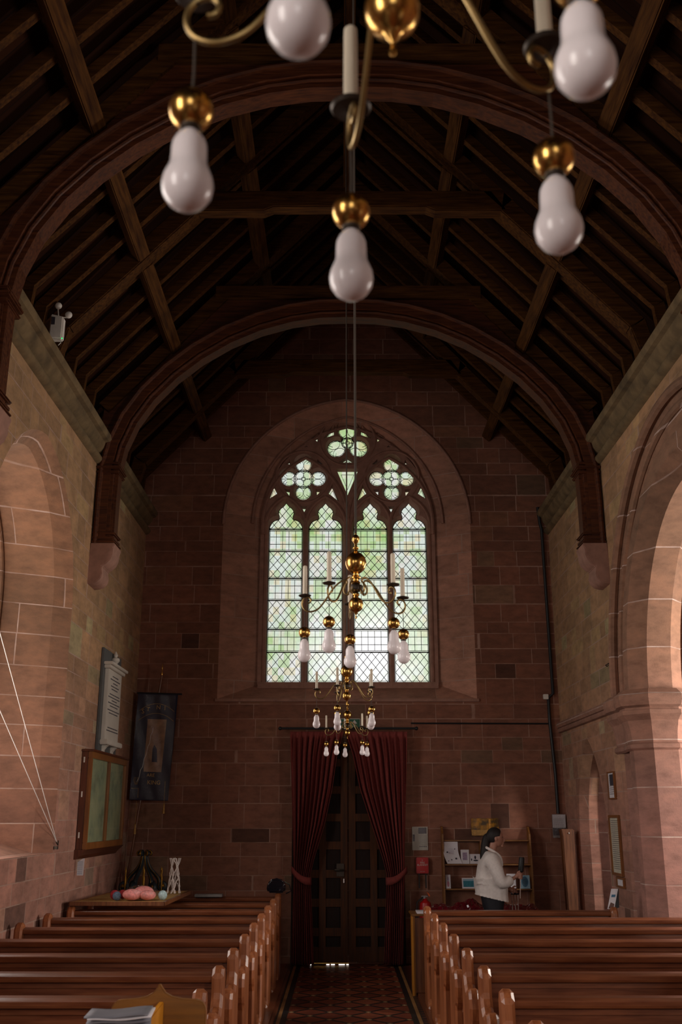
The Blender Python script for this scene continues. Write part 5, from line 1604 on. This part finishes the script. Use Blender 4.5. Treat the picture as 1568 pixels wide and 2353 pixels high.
m.ball((hx + .078, Y, hz - .096), .020, (.9, 1.1, .8), 14, 8)           # chin
for s_ in (-1, 1): m.ball((hx - .005, Y + s_ * .074, hz - .012), .03, (.55, .3, 1), 14, 10)


def hand(m, wrist, palm, axis, curl_c, s_):
    """palm block plus four fingers curled round a vertical rod at curl_c, thumb from the side"""
    wx, wy, wz = wrist; px, py, pz = palm
    m.tube([wrist, ((wx + px) / 2, (wy + py) / 2, (wz + pz) / 2), palm], [.021, .026, .028], 10)
    cx_, cy_ = curl_c
    for k, (dz, L) in enumerate(((.030, .9), (.010, 1.0), (-.010, .95), (-.029, .78))):
        pts = [(px, py, pz + dz * .8)]
        for q in range(5):
            a = R(200 + s_ * (-20 + q * 52 * L)) if s_ > 0 else R(160 - (-20 + q * 52 * L))
            pts.append((cx_ + .024 * math.cos(a), cy_ + .024 * math.sin(a), pz + dz - .003 * q))
        m.tube(pts, [.010, .0095, .009, .0085, .008, .007], 8)
    pts = [(px - .01, py, pz + .025), (px + .012, py - s_ * .022, pz + .042), (cx_ - .002, cy_ - s_ * .022, pz + .052), (cx_ + .02, cy_ - s_ * .012, pz + .050)]
    m.tube(pts, [.012, .011, .010, .008], 8)


hand(m, (2.05, Y - .17, 1.165), (2.082, Y - .165, 1.185), 0, (2.108, Y - .165), 1)
hand(m, (2.01, Y + .10, 1.03), (2.052, Y + .10, .992), 0, (2.08, Y + .105), -1)
remeshed(m, 'body', 'skin', t, .0055, 2)
# eyes
for s_ in (-1, 1): MB().ball((hx + .078, Y + s_ * .03, hz + .002), .010, (.6, 1.2, .5), 12, 8).build('eye', 'ink', t, smooth=True)
# hair: cap swept back to the tie, then the ponytail
m = MB(); vv = []
for j in range(m_ + 1):
    th = math.pi * j / m_; zz = -math.cos(th); rr = max(1e-4, math.sin(th))
    for i in range(n_):
        a = 2 * math.pi * i / n_; x, y = rr * math.cos(a), rr * math.sin(a)
        X = x * .098 - .010; Yy = y * .082; Z = zz * .102 + .018
        if x > .2 and zz < .55: X = min(X, .045 + .04 * max(0, zz))     # hairline
        if zz < -.1 and x > -.2: X = min(X, -.02); 
        vv.append((hx + X, Y + Yy, hz + max(Z, -.055 - .03 * (x < -.3))))
m.add(vv, [(j * n_ + i, j * n_ + (i + 1) % n_, (j + 1) * n_ + (i + 1) % n_, (j + 1) * n_ + i) for j in range(m_) for i in range(n_)])
m.tube(smooth_path([(hx - .07, Y, hz + .02), (hx - .105, Y - .005, hz + .01), (hx - .125, Y - .01, hz - .06), (hx - .135, Y - .015, hz - .13), (hx - .15, Y - .02, hz - .20), (hx - .165, Y - .02, hz - .26), (hx - .17, Y - .02, hz - .305)], 3),
       [.035, .034, .036, .04, .043, .046, .048, .049, .05, .05, .05, .049, .046, .042, .037, .030, .022, .012, .004][:19], 14)
remeshed(m, 'hair', 'hair', t, .006, 3)
MB().lathe([(.036, -.012), (.041, 0), (.036, .012)], (hx - .112, Y - .006, hz - .005), 16).build('hair_tie', 'black', t, smooth=True)
# jacket: boxy, loose sleeves, collar
J = {'bot': ((1.785, Y, .86), (.20, .17)), 'hem': ((1.785, Y, .97), (.205, .17)), 'mid': ((1.785, Y, 1.08), (.20, .165)), 'che': ((1.775, Y, 1.22), (.185, .15)), 'upc': ((1.775, Y, 1.34), (.16, .115)), 'neck': ((1.795, Y, 1.44), (.085, .075))}
JE = [('bot', 'hem'), ('hem', 'mid'), ('mid', 'che'), ('che', 'upc'), ('upc', 'neck')]
for s_, nm in ((-1, 'r'), (1, 'l')):
    el = N_[nm + 'el'][0]; wr = N_[nm + 'wr'][0]; sh = N_[nm + 'sh'][0]
    J[nm + 'sh'] = ((sh[0], sh[1], sh[2] - .02), .085); J[nm + 'ua'] = (((sh[0] + el[0]) / 2 + .01, el[1], (sh[2] + el[2]) / 2), .088)
    J[nm + 'el'] = (el, .088); J[nm + 'fa'] = (tuple((a + b) / 2 for a, b in zip(el, wr)), .078); J[nm + 'cu'] = (tuple(a + (b - a) * .80 for a, b in zip(el, wr)), .05)
    JE += [('upc', nm + 'sh'), (nm + 'sh', nm + 'ua'), (nm + 'ua', nm + 'el'), (nm + 'el', nm + 'fa'), (nm + 'fa', nm + 'cu')]
vs, fs = skin_mesh(J, JE, 'hem')
vs = [(x, y, max(z, .955 - (x - 1.62) * .22)) for x, y, z in vs]
remeshed(MB().add(vs, fs), 'jacket', 'cream', t, .009, 4)
MB().tube(smooth_path([(1.72, Y, 1.50), (1.745, Y - .07, 1.485), (1.82, Y - .085, 1.445), (1.885, Y - .06, 1.40), (1.915, Y - .03, 1.34), (1.92, Y - .01, 1.28)], 3), .016, 8).tube(smooth_path([(1.72, Y, 1.50), (1.745, Y + .07, 1.485), (1.82, Y + .085, 1.445), (1.885, Y + .06, 1.40), (1.915, Y + .03, 1.34), (1.92, Y + .01, 1.28)], 3), .016, 8).build('collar', 'cream', t, smooth=True)
T_ = {'w': ((1.79, Y, 1.03), (.15, .13)), 'w2': ((1.80, Y, .95), (.165, .145)), 'p': ((1.80, Y, .88), (.165, .145))}
TE = [('w', 'w2'), ('w2', 'p')]
for s_, nm in ((-1, 'r'), (1, 'l')):
    T_[nm + 'h'] = ((1.80, Y + s_ * .09, .80), .105); T_[nm + 'k'] = ((1.82, Y + s_ * .10, .47), .08); T_[nm + 'a'] = ((1.80, Y + s_ * .10, .09), .065)
    TE += [('p', nm + 'h'), (nm + 'h', nm + 'k'), (nm + 'k', nm + 'a')]
vs, fs = skin_mesh(T_, TE, 'p')
remeshed(MB().add(vs, fs), 'trousers', 'trouser', t, .012, 3)
for s_ in (-1, 1):
    MB().ball((1.87, Y + s_ * .105, .045), .045, (2.7, 1.1, 1.0), 20, 12).build('shoe', 'black', t, smooth=True)

t = thing('folding_umbrella', 'black topped rod with a silver stem held upright by the woman', 'umbrella', (2.10, Y - .165, .93))
MB().tube([(2.095, Y - .165, .93), (2.108, Y - .165, 1.17)], .006, 8).build('stem', 'chrome', t, smooth=True)
MB().tube([(2.104, Y - .165, 1.165), (2.106, Y - .165, 1.21), (2.116, Y - .165, 1.23), (2.135, Y - .165, 1.37), (2.137, Y - .165, 1.385)], [.012, .014, .034, .034, .028], 16).build('folded_canopy', 'black', t, smooth=True)
t = thing('suitcase', 'suitcase behind the rear pew, only its silver telescopic handle rising above', 'suitcase', (2.08, Y + .115, 0))
MB().box(2.04, 2.34, Y + .04, Y + .24, .05, .62).build('body', 'gloss_black', t, bevel=.03)
for x in (2.045, 2.08, 2.115):
    MB().tube([(x, Y + .115, .60), (x, Y + .115, .955)], .006, 8).build('handle_rod', 'chrome', t, smooth=True)
MB().box(2.03, 2.13, Y + .10, Y + .13, .95, .972).build('grip', 'gloss_black', t, bevel=.006)
for x in (2.08, 2.30): MB().lathe([(.02, -.02), (.025, -.015), (.025, .015), (.02, .02)], (x, Y + .13, .025), 12, ax='x').build('wheel', 'black', t)
